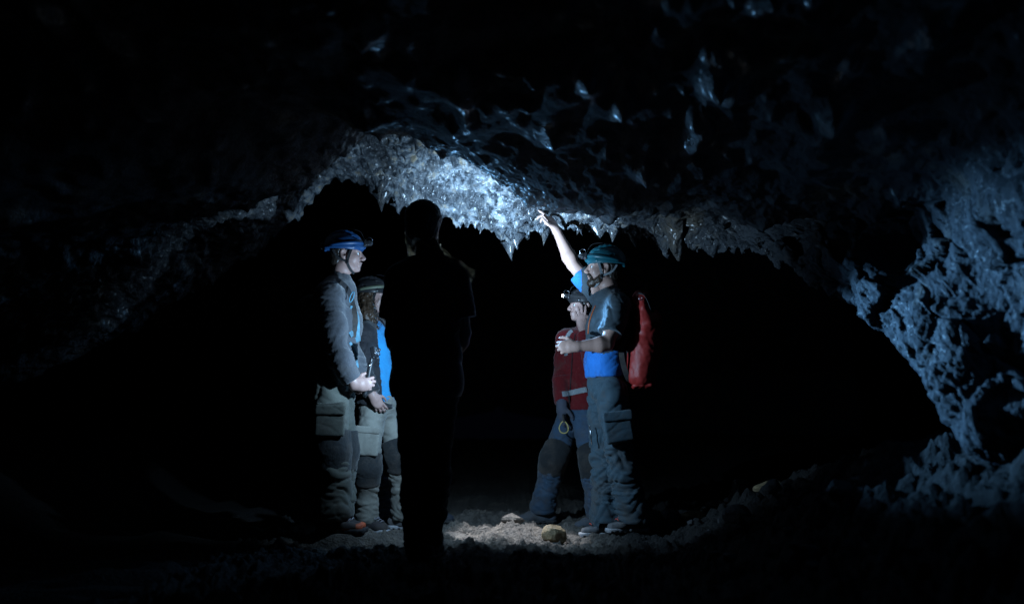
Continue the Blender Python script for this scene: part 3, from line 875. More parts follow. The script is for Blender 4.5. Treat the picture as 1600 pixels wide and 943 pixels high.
# ------------------------------------------------------------------ people
class Person:
    """joints in metres from the point on the floor between the feet; x to the right of the picture, y away from the camera, z up"""
    def __init__(s, px, py, depth, name, label, cat='person'):
        s.D = depth; s.base = W(px, py, depth)
        s.root = tag(empty('person', s.base), label, cat)
        s.j = {}
    def J(s, px, py, dy=0.0):
        return W(px, py, s.D + dy) - s.base

    def bounds(s, keys, m):
        p = np.array([s.j[k] for k in keys])
        return p.min(0) - m, p.max(0) + m

    def head(s, S):
        c, Rm, k = s.j['head'], s.HR, s.hs
        T = lambda *p: c + Rm @ (A3(*p) * k)
        E = lambda p, r, kk=0.02, sub=False: S.ell(T(*p), A3(*r) * k, Rm, kk, sub)
        E((-.012, 0, .035), (.100, .077, .088))
        E((.030, 0, -.025), (.062, .060, .085), .03)
        E((.012, 0, -.070), (.062, .056, .042), .025)
        S.rc(T(.055, 0, -.098), T(.072, 0, -.101), .022 * k, .019 * k, .022)
        for sd in (-1, 1):
            E((.058, sd * .040, -.030), (.026, .022, .026), .02)
            E((.096, sd * .031, .000), (.016, .017, .011), .012, True)
            S.rc(T(.086, sd * .012, .019), T(.074, sd * .048, .018), .011 * k, .009 * k, .012)
            E((.104, sd * .011, -.040), (.010, .008, .008), .008)
            Re = Rm @ np.array(Matrix.Rotation(R(-14), 3, 'Y')) @ np.array(Matrix.Rotation(R(22 * sd), 3, 'Z'))
            S.ell(T(-.012, sd * .078, -.008), A3(.021, .009, .033) * k, Re, .008)
            S.ell(T(-.004, sd * .085, -.004), A3(.011, .007, .018) * k, Re, .006, True)
            S.rc(T(.0, sd * .058, -.055), T(.045, sd * .036, -.098), .018 * k, .016 * k, .02)
        S.rc(T(.090, 0, .008), T(.116, 0, -.033), .009 * k, .0125 * k, .012)
        S.rc(T(.090, -.017, -.063), T(.090, .017, -.063), .0075 * k, .0075 * k, .008)
        S.rc(T(.098, 0, -.062), T(.098, 0, -.062), .006 * k, .006 * k, .008)
        S.rc(T(.088, -.015, -.077), T(.088, .015, -.077), .008 * k, .008 * k, .008)
        S.rc(T(.104, -.022, -.0695), T(.104, .022, -.0695), .0028 * k, .0028 * k, .003, None, 1, True)
        S.rc(T(-.022, 0, -.045), s.j['neck'], .053 * k, .060, .03)
        s.T = T

    def eyes(s):
        for sd in (-1, 1):
            n1, n2 = 8, 10
            V, F = [], []
            for i in range(n1):
                th = math.pi * i / (n1 - 1)
                for jn in range(n2):
                    a = 2 * math.pi * jn / n2
                    V.append(s.T(*(A3(.079, sd * .031, -.001) + .0135 * A3(math.cos(th), math.sin(th) * math.cos(a), math.sin(th) * math.sin(a)))))
            for i in range(n1 - 1):
                for jn in range(n2):
                    b = (jn + 1) % n2
                    F.append((i * n2 + jn, i * n2 + b, (i + 1) * n2 + b, (i + 1) * n2 + jn))
            me = poly_mesh('eye', V, F)
            o = link('eye', me, [M['eye_white'], M['iris']], s.root)
            for p in me.polygons:
                if p.index < 2 * n2: p.material_index = 1

    def hand(s, S, wrist, dirv, palm, side, curl, k=1.0, spread=1.0, thumb=0.6, r=1.0):
        """dirv: wrist to knuckles; palm: the way the palm faces; side +1 when the thumb leaves towards palm x dirv; curl in degrees per joint"""
        d = unit(dirv); n = unit(np.asarray(palm, float) - np.dot(palm, d) * d)
        t = unit(np.cross(n, d)) * side                       # towards the thumb
        Rm = np.stack([d, t, n], 1)
        S.ell(wrist + d * .048 * k, A3(.055, .041, .0165 * r) * k, Rm, .012)
        S.rc(wrist - d * .01, wrist + d * .03 * k, .026 * k * r, .024 * k * r, .015, t, 1.25)
        cu = curl if isinstance(curl, (list, tuple)) else [curl] * 4
        for i in range(4):
            o = wrist + d * (.085, .092, .088, .076)[i] * k + t * (.030, .010, -.010, -.029)[i] * k
            v = unit(d + t * (.16, .05, -.06, -.17)[i] * spread)
            segs = [x * k for x in ((.040, .024, .019), (.045, .028, .021), (.041, .026, .020), (.032, .020, .017))[i]]
            p = o - v * .02 * k
            ang = 0
            for m, L in enumerate(segs):
                ang += R(cu[i]) * (.8, 1.1, .8)[m]
                u = unit(v * math.cos(ang) + n * math.sin(ang))
                q = p + u * (L + (.02 * k if m == 0 else 0))
                S.rc(p, q, (.0098, .0090, .0082)[m] * k * r, (.0090, .0082, .0074)[m] * k * r, .004)
                p = q
        p = wrist + d * .022 * k + t * .026 * k
        v = unit(t * .75 + d * .55 + n * thumb)
        q = p + v * .042 * k
        S.rc(p, q, .0145 * k * r, .011 * k * r, .012)
        v2 = unit(d * .85 + t * .25 + n * thumb * 1.1)
        q2 = q + v2 * .032 * k
        S.rc(q, q2, .0105 * k * r, .0095 * k * r, .004)
        S.rc(q2, q2 + unit(d + n * thumb) * .024 * k, .0095 * k * r, .0080 * k * r, .004)

    def torso(s, S, e=0.0, w=1.0, hem=None):
        j = s.j
        lp, lc = s.latp, s.latc
        S.rc(j['pelvis'], j['waist'], .105 * w + e, .100 * w + e, .05, lp, 1.42)
        S.rc(j['waist'], j['chest'], .100 * w + e, .118 * w + e, .05, lc, 1.36)
        S.rc(j['chest'], j['neck'] - A3(0, 0, .06), .110 * w + e, .07 * w + e, .05, lc, 1.45)
        S.rc(j['shL'] * .92 + j['neck'] * .08, j['shR'] * .92 + j['neck'] * .08, .056 * w + e, .056 * w + e, .05)
    def arm(s, S, sd, e=0.0, upto=1.0, w=1.0, flare=0.0):
        a, b, c = s.j['sh' + sd], s.j['el' + sd], s.j['wr' + sd]
        if upto <= 0.5:
            S.rc(a, a + (b - a) * upto * 2, .054 * w + e, .047 * w + e + flare, .03)
            return
        mu = a + (b - a) * .55
        S.rc(a, mu, .054 * w + e, .051 * w + e, .03); S.rc(mu, b, .051 * w + e, .038 * w + e, .03)
        m = b + (c - b) * .22
        end = b + (c - b) * ((upto - .5) * 2)
        S.rc(b, m, .038 * w + e, .046 * w + e, .02)
        S.rc(m, end, .046 * w + e, (.0255 * w if upto >= 1 else .034 * w) + e + flare, .02)
    def leg(s, S, sd, e=0.0, w=1.0, low=0.0, hem=0.0, cut=0.98):
        a, b, c = s.j['hip' + sd], s.j['kn' + sd], s.j['an' + sd]
        S.rc(a, b, .088 * w + e, .060 * w + e, .04)
        m = b + (c - b) * .3
        S.rc(b, m, .057 * w + e, .056 * w + e + low * .5, .03)
        S.rc(m, b + (c - b) * cut, .056 * w + e + low * .5, .040 * w + e + low + hem, .03)

    def body(s, mat, hands=(), h=0.0045, w=1.0, hide=()):
        keys = [k for k in s.j if not k.startswith(('foot', 'gz'))]
        lo, hi = s.bounds(keys, .23)
        lo[2] = max(lo[2], -0.03)
        S = Sculpt(lo, hi, h)
        s.torso(S, 0, .93 * w)
        for sd in 'LR':
            s.arm(S, sd, 0, 1, w)
            s.leg(S, sd, 0, .76 * w)
            f = s.j['foot' + sd] if 'foot' + sd in s.j else unit(s.latp[[1, 0, 2]])
            S.rc(s.j['an' + sd] - A3(0, 0, .02), s.j['an' + sd] + f * .10 - A3(0, 0, .065), .030, .018, .02, None)
        s.head(S)
        for hd in hands:
            s.hand(S, *hd[0], **hd[1])
        def covered(V):
            j = s.j
            def dist(a, b):
                t = np.clip(((V - a) @ (b - a)) / ((b - a) @ (b - a)), 0, 1)
                return np.linalg.norm(V - a - t[:, None] * (b - a), axis=1)
            tor = dist(j['pelvis'], j['chest'] * .8 + j['neck'] * .2) < .20
            for sd in 'LR':
                tor &= dist(j['sh' + sd], j['el' + sd]) > .075
                tor &= dist(j['el' + sd], j['wr' + sd]) > .07
                tor &= np.linalg.norm(V - j['wr' + sd], axis=1) > .22
            hip = min(j['hipL'][2], j['hipR'][2])
            lg = (V[:, 2] < hip)
            for sd in 'LR':
                lg &= np.linalg.norm(V - j['wr' + sd], axis=1) > .22
            return tor | lg
        me, V, Q = S.mesh('body', thin=covered)
        o = link('body', me, mat, s.root)
        return o

    def folds(s, amp, seed, near=(), zf=26, xf=7):
        """creases: fine across the limb, crowded where a joint bends"""
        pts = [np.asarray(p) for p in near]
        def fn(P):
            wv = np.stack([gnoise(P * 5, seed), gnoise(P * 5, seed + 1), gnoise(P * 5, seed + 2)], 1)
            q = P + 0.06 * wv
            def crease(rot, f1, f2, sd, wd):
                n = gnoise(q @ np.array(Matrix.Rotation(rot, 3, 'Y')) @ np.array(Matrix.Rotation(rot * .6, 3, 'X')) * A3(f1, f1, f2), sd)
                return np.exp(-(n / wd) ** 2), n
            c1, n1 = crease(.75, 4.5, 13, seed + 3, .11)
            c2, n2 = crease(-.65, 5, 15, seed + 4, .10)
            c3, n3 = crease(.15, 6, 22, seed + 5, .12)
            m = np.full(len(P), .30)
            for p in pts:
                m += 0.9 * np.exp(-((P - p) ** 2).sum(1) / .02)
            m = np.clip(m, 0, 1.35)
            g1 = sstep(-.15, .35, gnoise(P * 4 + 7, seed + 8))
            big = gnoise(P * A3(5, 5, 8) + .5 * wv, seed + 6)
            d = 1.1 * n1 + .9 * n2 + .8 * n3 * m - (1.0 * c1 * (.35 + .65 * g1) + .85 * c2 * (1 - .5 * g1) + .9 * c3 * m)
            return amp * np.clip(.55 * d * (.35 + .75 * m) + .6 * big + .25, -.9, 2.5)
        return fn

    def trousers(s, mat, e=.018, low=.012, hem=.012, amp=.010, seed=200, top=None, w=1.0, h=0.008, cut=0.98):
        keys = ['pelvis', 'waist', 'hipL', 'hipR', 'knL', 'knR', 'anL', 'anR']
        lo, hi = s.bounds(keys, .17); lo[2] = max(lo[2], -.02)
        S = Sculpt(lo, hi, h)
        j = s.j
        S.rc(j['pelvis'] - A3(0, 0, .03), j['waist'], .105 * w + e * .5, .092 * w + e * .3, .05, s.latp, 1.38)
        s.leg(S, 'L', e, w, low, hem, cut); 
        S2 = Sculpt(lo, hi, h)
        s.leg(S2, 'R', e, w, low, hem, cut)
        # the two legs stay apart below the crotch
        S.f = np.minimum(S.f, S2.f)
        S.rc((j['hipL'] + j['hipR']) / 2 + A3(0, 0, .03), (j['hipL'] + j['hipR']) / 2 - A3(0, 0, .05), .09 * w, .05, .05, s.latp, 1.2)
        knees = [j['knL'], j['knR'], j['knL'] - A3(0, 0, .1), j['knR'] - A3(0, 0, .1), j['anL'] + A3(0, 0, .06), j['anR'] + A3(0, 0, .06), j['hipL'] - A3(0, 0, .05), j['hipR'] - A3(0, 0, .05)]
        S.shift(s.folds(amp, seed, knees, 20, 6), .05)
        S.cut(j['waist'] + A3(0, 0, .02) if top is None else top, A3(0, 0, 1))
        for sd in 'LR':
            a = j['an' + sd]
            S.cut(a + A3(0, 0, -.045), A3(0, 0, -1), 0, a - .2, a + A3(.2, .2, .1))
        me, V, Q = S.mesh('trousers')
        return link('trousers', me, mat, s.root)

    def top(s, mat, sleeve, name='shirt', e=.016, hem=None, amp=.006, seed=300, w=1.0, flare=0.0, collar=None, matfn=None, h=0.007, hemk=0.0, below=0.0):
        keys = ['pelvis', 'waist', 'chest', 'neck', 'shL', 'shR', 'elL', 'elR'] + (['wrL', 'wrR'] if max(sleeve) > .5 else [])
        lo, hi = s.bounds(keys, .2)
        S = Sculpt(lo, hi, h)
        s.torso(S, e, w)
        if below:
            S.rc(s.j['pelvis'] - A3(0, 0, below), s.j['pelvis'], .105 * w + e * 1.1, .105 * w + e, .04, s.latp, 1.42)
        hz = hem if hem is not None else s.j['pelvis'][2] + .02
        S.cut(A3(0, 0, hz) + s.j['pelvis'] * A3(1, 1, 0), A3(0, 0, -1))
        for sd, u in zip('LR', sleeve):
            T = Sculpt(lo, hi, h)
            s.arm(T, sd, e * .9, u, w, flare)
            a, b, c = s.j['sh' + sd], s.j['el' + sd], s.j['wr' + sd]
            if u <= .5:
                T.cut(a + (b - a) * u * 2, b - a)
            else:
                T.cut(b + (c - b) * ((u - .5) * 2), c - b, 0, np.minimum(b, c) - .12, np.maximum(b, c) + .12)
            t = np.clip(0.5 + 0.5 * (S.f - T.f) / .03, 0, 1)
            nearsh = 1
            S.f = S.f * (1 - t) + T.f * t - .03 * t * (1 - t)
        # neck opening
        n = s.j['neck']
        if collar:
            S.rc(n - A3(0, 0, .05), n + s.neckdir * collar, .066, .060, .02)
            S.cut(n + s.neckdir * collar, s.neckdir, 0, n - .12, n + A3(.12, .12, .2))
        near = [s.j['elL'], s.j['elR'], s.j['waist'], s.j['shL'] - A3(0, 0, .08), s.j['shR'] - A3(0, 0, .08)]
        S.shift(s.folds(amp, seed, near, 22, 6), .05)
        me, V, Q = S.mesh(name)
        o = link(name, me, mat, s.root)
        if matfn is not None:
            Cn = V[Q].mean(1)
            me.polygons.foreach_set('material_index', matfn(Cn).astype(np.int32))
        return o

    def shoe(s, sd, mat, sole, lace, high=0.05, L=.285, toe_mat=None, yaw=None):
        a = s.j['an' + sd]; f = unit(s.j['foot' + sd] * A3(1, 1, 0)); l = A3(-f[1], f[0], 0)
        g = A3(a[0], a[1], s.j['gz' + sd])
        heel, toe = g - f * .06, g + f * (L - .105)
        S = Sculpt(np.minimum(heel, toe) - .1, np.maximum(heel, toe) + A3(.1, .1, .1 + high + .1), .0062)
        up = A3(0, 0, 1)
        S.rc(heel + up * .045, g + up * .05, .040, .042, .02, l, .92)
        S.rc(g + up * .055 + f * .01, g + f * .09 + up * .045, .044, .038, .03, l, 1.0)
        S.rc(g + f * .09 + up * .04, toe - f * .035 + up * .034, .037, .028, .025, l, 1.3)
        S.rc(g + up * .05, g + up * (.07 + high) - f * .008, .045, .044, .02)
        S.cut(g + up * (.065 + high), up + f * .15)
        S.cut(g + up * .018, -up)
        S.shift(lambda P: .0025 * gnoise(P * 40, 7), .03)
        me, V, Q = S.mesh('shoe')
        o = link('shoe', me, [mat, toe_mat or mat], s.root)
        if toe_mat:
            Cn = V[Q].mean(1)
            m = ((Cn - toe) @ f > -.035) | ((Cn[:, 2] < g[2] + .03) & ((Cn - g) @ f > .05))
            me.polygons.foreach_set('material_index', m.astype(np.int32))
        S = Sculpt(np.minimum(heel, toe) - .1, np.maximum(heel, toe) + .1, .0062)
        S.rc(heel + up * .012, g + f * .04 + up * .012, .042, .036, .01, l, 1.0)
        S.rc(g + f * .04 + up * .012, toe - f * .03 + up * .014, .037, .040, .02, l, 1.12)
        S.cut(g + up * .026, up)
        S.cut(g - up * .002, -up)
        for i in range(9):
            c = heel + f * (.0 + .033 * i - .02)
            S.box(c, (.006, .06, .009), np.stack([f, l, up], 1), .001, 0, True)
        me, V, Q = S.mesh('sole')
        link('sole', me, sole, o)
        lst = []
        for i in range(5):
            t = i / 4
            c = g + f * (.045 + .065 * t) + up * (.105 - .034 * t)
            r = .026
            arc = [c + l * r * math.sin(x) + up * (.012 * math.cos(x) - .004) + f * .010 * (1 if k % 2 else -1) * (i % 2 * 2 - 1) * 0 for k, x in enumerate(np.linspace(-1.3, 1.3, 7))]
            lst.append((arc, .0032))
        c = g + f * .04 + up * .118
        for sg in (-1, 1):
            lst.append((curve_pts([c, c + l * sg * .025 + up * .02 + f * .01, c + l * sg * .045 + f * .012, c + l * sg * .018 - up * .004 + f * .01], 9), .0026))
            lst.append((curve_pts([c, c + l * sg * .015 + f * .02 + up * .008, c + l * sg * .035 + f * .035 - up * .03], 7), .0024))
        tubes('lace', lst, lace, o)
        return o

    def helmet(s, mat, lamp_on=None, band=None, vents=True, lamp=True, strap=M['webbing_black']):
        c, Rm = s.j['head'], s.HR; k = s.hs
        T = lambda *p: c + Rm @ (A3(*p) * k)
        S = Sculpt(c - .21, c + .21, .0045)
        tilt = Rm @ np.array(Matrix.Rotation(R(-6), 3, 'Y'))
        S.ell(T(-.014, 0, .048), A3(.130, .106, .104) * k, tilt, 0)
        S.ell(T(-.030, 0, .035), A3(.118, .104, .10) * k, tilt, .02)
        S.cut(T(0, 0, .022), -(Rm @ A3(.10, 0, 1)), .006)
        # brim
        S.rc(T(.060, -.080, .036), T(.118, 0, .040), .007 * k, .008 * k, .012)
        S.rc(T(.060, .080, .036), T(.118, 0, .040), .007 * k, .008 * k, .012)
        for sd in (-1, 1):
            S.rc(T(.060, sd * .080, .034), T(-.13, sd * .05, .022), .006 * k, .006 * k, .01)
        S.rc(T(-.13, .05, .022), T(-.13, -.05, .022), .006 * k, .006 * k, .01)
        # raised crown ridges
        for sd in (-1, 1):
            pts = [T(.09, sd * .045, .098), T(.02, sd * .052, .142), T(-.07, sd * .048, .135), T(-.125, sd * .035, .085)]
            cv = curve_pts(pts, 9)
            for a, b in zip(cv[:-1], cv[1:]):
                S.rc(a, b, .008 * k, .008 * k, .010)
        S.ell(T(-.010, 0, .030), A3(.112, .090, .092) * k, tilt, .0, True)
        if vents:
            for sd in (-1, 1):
                for x, z, ln in ((.075, .110, .02), (.032, .135, .022), (-.015, .146, .022)):
                    S.rc(T(x, sd * .066, z - .012), T(x - ln, sd * .068, z - .006), .008 * k, .007 * k, .002, None, 1, True)
                for x, z in ((-.065, .075), (-.03, .07)):
                    S.rc(T(x, sd * .10, z), T(x - .014, sd * .098, z + .012), .0075 * k, .0065 * k, .002, None, 1, True)
        me, V, Q = S.mesh('helmet')
        hm = link('helmet', me, mat, s.root)
        # chin strap: in front of and behind the ear, meeting under the jaw
        for sd in (-1, 1):
            f_ = curve_pts([T(.050, sd * .082, .030), T(.030, sd * .082, -.020), T(.018, sd * .076, -.065), T(.035, sd * .050, -.112), T(.050, 0, -.128)], 16)
            tube('chin_strap', f_, .006, strap, hm, flat=(.0075, .002), normal=Rm @ A3(0, 1, 0.02))
            b_ = curve_pts([T(-.075, sd * .080, .020), T(-.045, sd * .084, -.030), T(.016, sd * .078, -.062)], 10)
            tube('chin_strap', b_, .006, strap, hm, flat=(.006, .002), normal=Rm @ A3(0, 1, 0.02))
            S = Sculpt(T(.017, sd * .079, -.063) - .03, T(.017, sd * .079, -.063) + .03, .004)
            S.box(T(.017, sd * .079, -.063), (.010, .005, .014), Rm, .003)
            link('buckle', S.mesh('buckle')[0], M['black'], hm)
        # lamp with its elastic band
        ang = np.linspace(-math.pi, math.pi, 40)
        bandp = [T(-.014 + .1335 * math.cos(a), .1095 * math.sin(a), .055 + .012 * math.cos(a)) for a in ang]
        tube('lamp_band', bandp, .01, band or M['webbing_black'], hm, flat=(.011, .002), normal=Rm @ A3(0.001, 0, 1) if False else None) if False else None
        V, F = [], []
        for a in ang[:-1]:
            for dz, rr in ((-.011, 1.0), (.011, .985), (.011, .965), (-.011, .98)):
                V.append(T(-.014 + .1365 * rr * math.cos(a), .1125 * rr * math.sin(a), .056 + dz + .010 * math.cos(a)))
        nb = len(ang) - 1
        for i in range(nb):
            n = (i + 1) % nb
            for q in range(4):
                r = (q + 1) % 4
                F.append((i * 4 + q, n * 4 + q, n * 4 + r, i * 4 + r))
        link('lamp_band', poly_mesh('lamp_band', V, F), band or M['webbing_black'], hm)
        if lamp:
            S = Sculpt(T(.135, 0, .068) - .06, T(.135, 0, .068) + .06, .0035)
            S.box(T(.124, 0, .066), A3(.008, .030, .022) * k, Rm, .005)
            S.box(T(.142, 0, .068), A3(.016, .026, .018) * k, Rm, .008, .004)
            S.rc(T(.150, 0, .068), T(.160, 0, .068), .016 * k, .017 * k, .004)
            S.rc(T(.158, 0, .068), T(.175, 0, .068), .0125 * k, .0125 * k, 0, None, 1, True)
            link('headlamp', S.mesh('headlamp')[0], M['black'], hm)
            S = Sculpt(T(.159, 0, .068) - .03, T(.159, 0, .068) + .03, .0028)
            S.ell(T(.160, 0, .068), A3(.016, .0135, .0135) * k, Rm, 0)
            link('lamp_lens', S.mesh('lamp_lens')[0], M['lamp_lit'] if lamp_on else M['lens'], hm)
            clip = [T(.150 + .02 * math.cos(a), .020, .092 + .018 * math.sin(a)) for a in np.linspace(0, 2 * math.pi, 18)]
            tube('lamp_clip', clip, .0018, M['steel'], hm, 5)
            cord = curve_pts([T(.12, -.01, .085), T(.09, 0, .150), T(.0, .01, .166), T(-.09, .005, .135), T(-.142, 0, .075)], 20)
            tube('lamp_cord', cord, .0028, M['black'], hm, 5)
        S = Sculpt(T(-.150, 0, .045) - .06, T(-.150, 0, .045) + .06, .004)
        S.box(T(-.152, 0, .055), A3(.014, .030, .020) * k, Rm, .006)
        link('battery_pack', S.mesh('battery_pack')[0], M['black'], hm)
        s.lamp_pos = T(.185, 0, .068)
        return hm

    def knee_pad(s, sd, fwd, mat=None, r=.088, dz=0.0, tall=.10):
        kn = s.j['kn' + sd]; a, c = s.j['hip' + sd], s.j['an' + sd]
        S = Sculpt(kn - .2, kn + .2, .008)
        up = kn + unit(a - kn) * tall + A3(0, 0, dz); dn = kn + unit(c - kn) * tall + A3(0, 0, dz)
        k0 = kn + A3(0, 0, dz)
        S.rc(up, k0, r + .012, r + .010, .02); S.rc(k0, dn, r + .010, r + .006, .02)
        S.ell(k0 + unit(fwd) * .035, (.06, .06, .075), None, .03)
        for p, q in ((up, a - kn), (dn, c - kn)):
            S.cut(p, q)
        S.shift(s.folds(.004, 900 + ord(sd), [kn], 24, 10), .04)
        return link('knee_pad', S.mesh('knee_pad')[0], mat or M['pad_black'], s.root)

    def drape(s, o, pts, d, off=.003):
        """lay points onto the surface of part o, seen along direction d"""
        from mathutils.bvhtree import BVHTree
        import bmesh as _b
        if not hasattr(s, '_bvh'): s._bvh = {}
        if o.name not in s._bvh:
            bm = _b.new(); bm.from_mesh(o.data); s._bvh[o.name] = BVHTree.FromBMesh(bm); bm.free()
        d = unit(d); out = []
        for p in pts:
            h = s._bvh[o.name].ray_cast(Vector(np.asarray(p) - d * .6), Vector(d), 1.2)[0]
            if h is not None: out.append(np.array(h) - d * off)
        return np.array(out) if len(out) > 1 else np.asarray(pts)

    def box_part(s, name, c, half, Rm, mat, parent=None, rnd=.012, amp=.004, h=.0045, extra=None):
        m = np.linalg.norm(half) + .03
        S = Sculpt(np.asarray(c) - m, np.asarray(c) + m, h)
        S.box(c, half, Rm, rnd)
        if extra: extra(S)
        if amp: S.shift(s.folds(amp, 777, [], 26, 12), .03)
        return link(name, S.mesh(name)[0], mat, parent or s.root)
def setj(p, **kw):
    for k, v in kw.items():
        p.j[k] = p.J(*v)
def feet(p, L, Rr, solL, solR):
    p.j['footL'], p.j['footR'] = unit(L), unit(Rr)
    p.j['gzL'] = p.J(*solL)[2]; p.j['gzR'] = p.J(*solR)[2]
    p.neckdir = unit(p.j['head'] - p.j['neck'])
def facing(f):
    f = unit(f); return unit(np.cross((0, 0, 1), f))

def laterals(p, chest, pelvis):
    p.latc, p.latp = facing(chest), facing(pelvis)

def lamp_light(name, owner, pos, to, power, angle, blend, colr, size=0.012, parent=None):
    d = bpy.data.lights.new(name, 'SPOT')
    d.energy = power; d.color = colr; d.spot_size = R(angle); d.spot_blend = blend; d.shadow_soft_size = size
    o = bpy.data.objects.new(name, d)
    col.objects.link(o)
    o.location = pos
    o.rotation_euler = (Vector(to) - Vector(pos)).to_track_quat('-Z', 'Y').to_euler()
    return o

# ================================================================= the guide, pointing up at the roof
g = Person(955, 835, 6.2, 'person', 'person in teal helmet and blue and grey shirt pointing up at the roof')
setj(g, head=(943, 419), neck=(954, 459), chest=(953, 512), waist=(947, 562), pelvis=(947, 598),
     shL=(966, 479, -.18), elL=(949, 537, -.27), wrL=(899, 541, -.29), shR=(938, 461, .16), elR=(895, 413, .20), wrR=(869, 359, .18),
     hipL=(955, 612, -.09), knL=(968, 706, -.12), anL=(990, 806, -.08), hipR=(944, 612, .09), knR=(943, 712, .05), anR=(950, 814, 0))
feet(g, (-1, -.3, 0), (-1, -.15, 0), (985, 829, -.05), (948, 837, 0))
laterals(g, (-1, -.08, 0), (-1, -.05, 0))
g.HR = frame((-1, -.05, .10)); g.hs = .95
g.body(M['skin'], hands=[((g.j['wrL'], (-1, 0, .0), (0, 1, -.1), 1, [68, 72, 76, 80]), dict(k=1.0)),
                         ((g.j['wrR'], (-.42, .05, .86), (-.75, .5, -.3), -1, [12, 40, 48, 52]), dict(k=1.0, thumb=.15))], h=.0042)
g.eyes()
zb = g.J(940, 552)[2]
far_y = .09
def shirt_split(C):
    blue = C[:, 2] < zb + .012 * np.sin(C[:, 0] * 30)
    sl = (C[:, 1] > far_y) & (C[:, 0] < g.J(911, 460)[0])
    return (blue | sl).astype(int)
sh = g.top([M['shirt_grey'], M['shirt_blue']], (.37, .37), 'shirt', e=.024, hem=g.J(940, 590)[2], amp=.008, collar=.035, matfn=shirt_split, flare=.008)
zip_ = [g.J(932, 478, -.02), g.J(928, 492, -.02), g.J(924, 508, -.02), g.J(921.5, 522, -.02)]
zp = np.array(zip_)
tube('zip', g.drape(sh, curve_pts(zp + A3(0.006, 0, 0), 12), (.35, .9, 0)), .004, M['orange'], sh)
cl = [g.J(931, 476, -.02), g.J(941, 468, -.058), g.J(955, 462, -.068), g.J(968, 460, -.04)]
tube('collar_trim', curve_pts(cl, 14), .006, M['shirt_grey'], sh)
g.trousers(M['trouser_slate'], e=.020, low=.022, hem=.020, amp=.016, seed=210, w=1.0, top=g.J(940, 578))
tr_o = bpy.data.objects['trousers']
pk = g.J(966, 668, -.215)
Rp = frame((0.12, -1, 0.05), (-.16, 0, 1))
po = g.box_part('pocket', pk, (.016, .085, .085), Rp, M['trouser_slate'], tr_o, amp=.008)
fl = g.box_part('pocket_flap', pk + A3(-.004, -.014, .070), (.010, .092, .030), frame((0.12, -1, 0.12), (-.10, 0, 1)), M['trouser_slate'], tr_o, amp=.005)
for dx in (-.078,):
    S = Sculpt(pk + A3(dx, -.03, .05) - .03, pk + A3(dx, -.03, .05) + .03, .0025)
    S.ell(pk + A3(dx, -.027, .056), (.009, .005, .009), None, 0)
    link('snap', S.mesh('snap')[0], M['steel'], tr_o)
tube('zip', [g.J(921, 664, -.03), g.J(923, 678, -.035), g.J(925, 694, -.04)], .004, M['steel'], tr_o)
seam = curve_pts([g.J(966, 712, -.205), g.J(972, 740, -.20), g.J(980, 775, -.19), g.J(986, 804, -.18)], 12)
for sd in 'LR':
    g.shoe(sd, M['shoe_grey'], M['sole_pale'], M['lace_red'], high=.01, L=.28)
g.helmet(M['helmet_teal'], strap=M['webbing_grey'], band=M['helmet_teal'])
# hair at nape and temple, short beard
S = Sculpt(g.j['head'] - .17, g.j['head'] + .17, .004)
T = g.T
S.ell(T(-.020, 0, .030), A3(.100, .082, .092), g.HR, 0)
S.ell(T(-.055, 0, -.035), A3(.055, .064, .055), g.HR, .02)
S.cut(T(.030, 0, 0), g.HR @ A3(1, 0, -.25))
S.ell(T(-.010, .085, -.010), A3(.030, .03, .036), g.HR, .005, True)
S.ell(T(-.010, -.085, -.010), A3(.030, .03, .036), g.HR, .005, True)
S.shift(lambda P: .005 * gnoise(P * 90, 5) + .004 * gnoise(P * 40, 6), .03)
link('hair', S.mesh('hair')[0], M['hair_dark'], g.root)
S = Sculpt(g.j['head'] - .17, g.j['head'] + .17, .0036)
S.rc(T(.062, 0, -.103), T(.077, 0, -.106), .024, .021, .02)
for sd in (-1, 1):
    S.rc(T(.010, sd * .062, -.040), T(.030, sd * .052, -.085), .011, .016, .02)
    S.rc(T(.030, sd * .050, -.085), T(.070, sd * .018, -.108), .017, .018, .02)
    S.rc(T(.096, sd * .006, -.053), T(.084, sd * .028, -.064), .0065, .006, .008)
    S.rc(T(.084, sd * .028, -.064), T(.070, sd * .034, -.095), .006, .010, .01)
S.shift(lambda P: .004 * gnoise(P * 150, 5) + .002, .03)
link('beard', S.mesh('beard')[0], M['hair_brown'], g.root)
for sd in (-1, 1):
    tube('eyebrow', [T(.098, sd * .014, .020), T(.094, sd * .03, .026), T(.080, sd * .050, .020)], .0045, M['hair_dark'], g.root, 5)

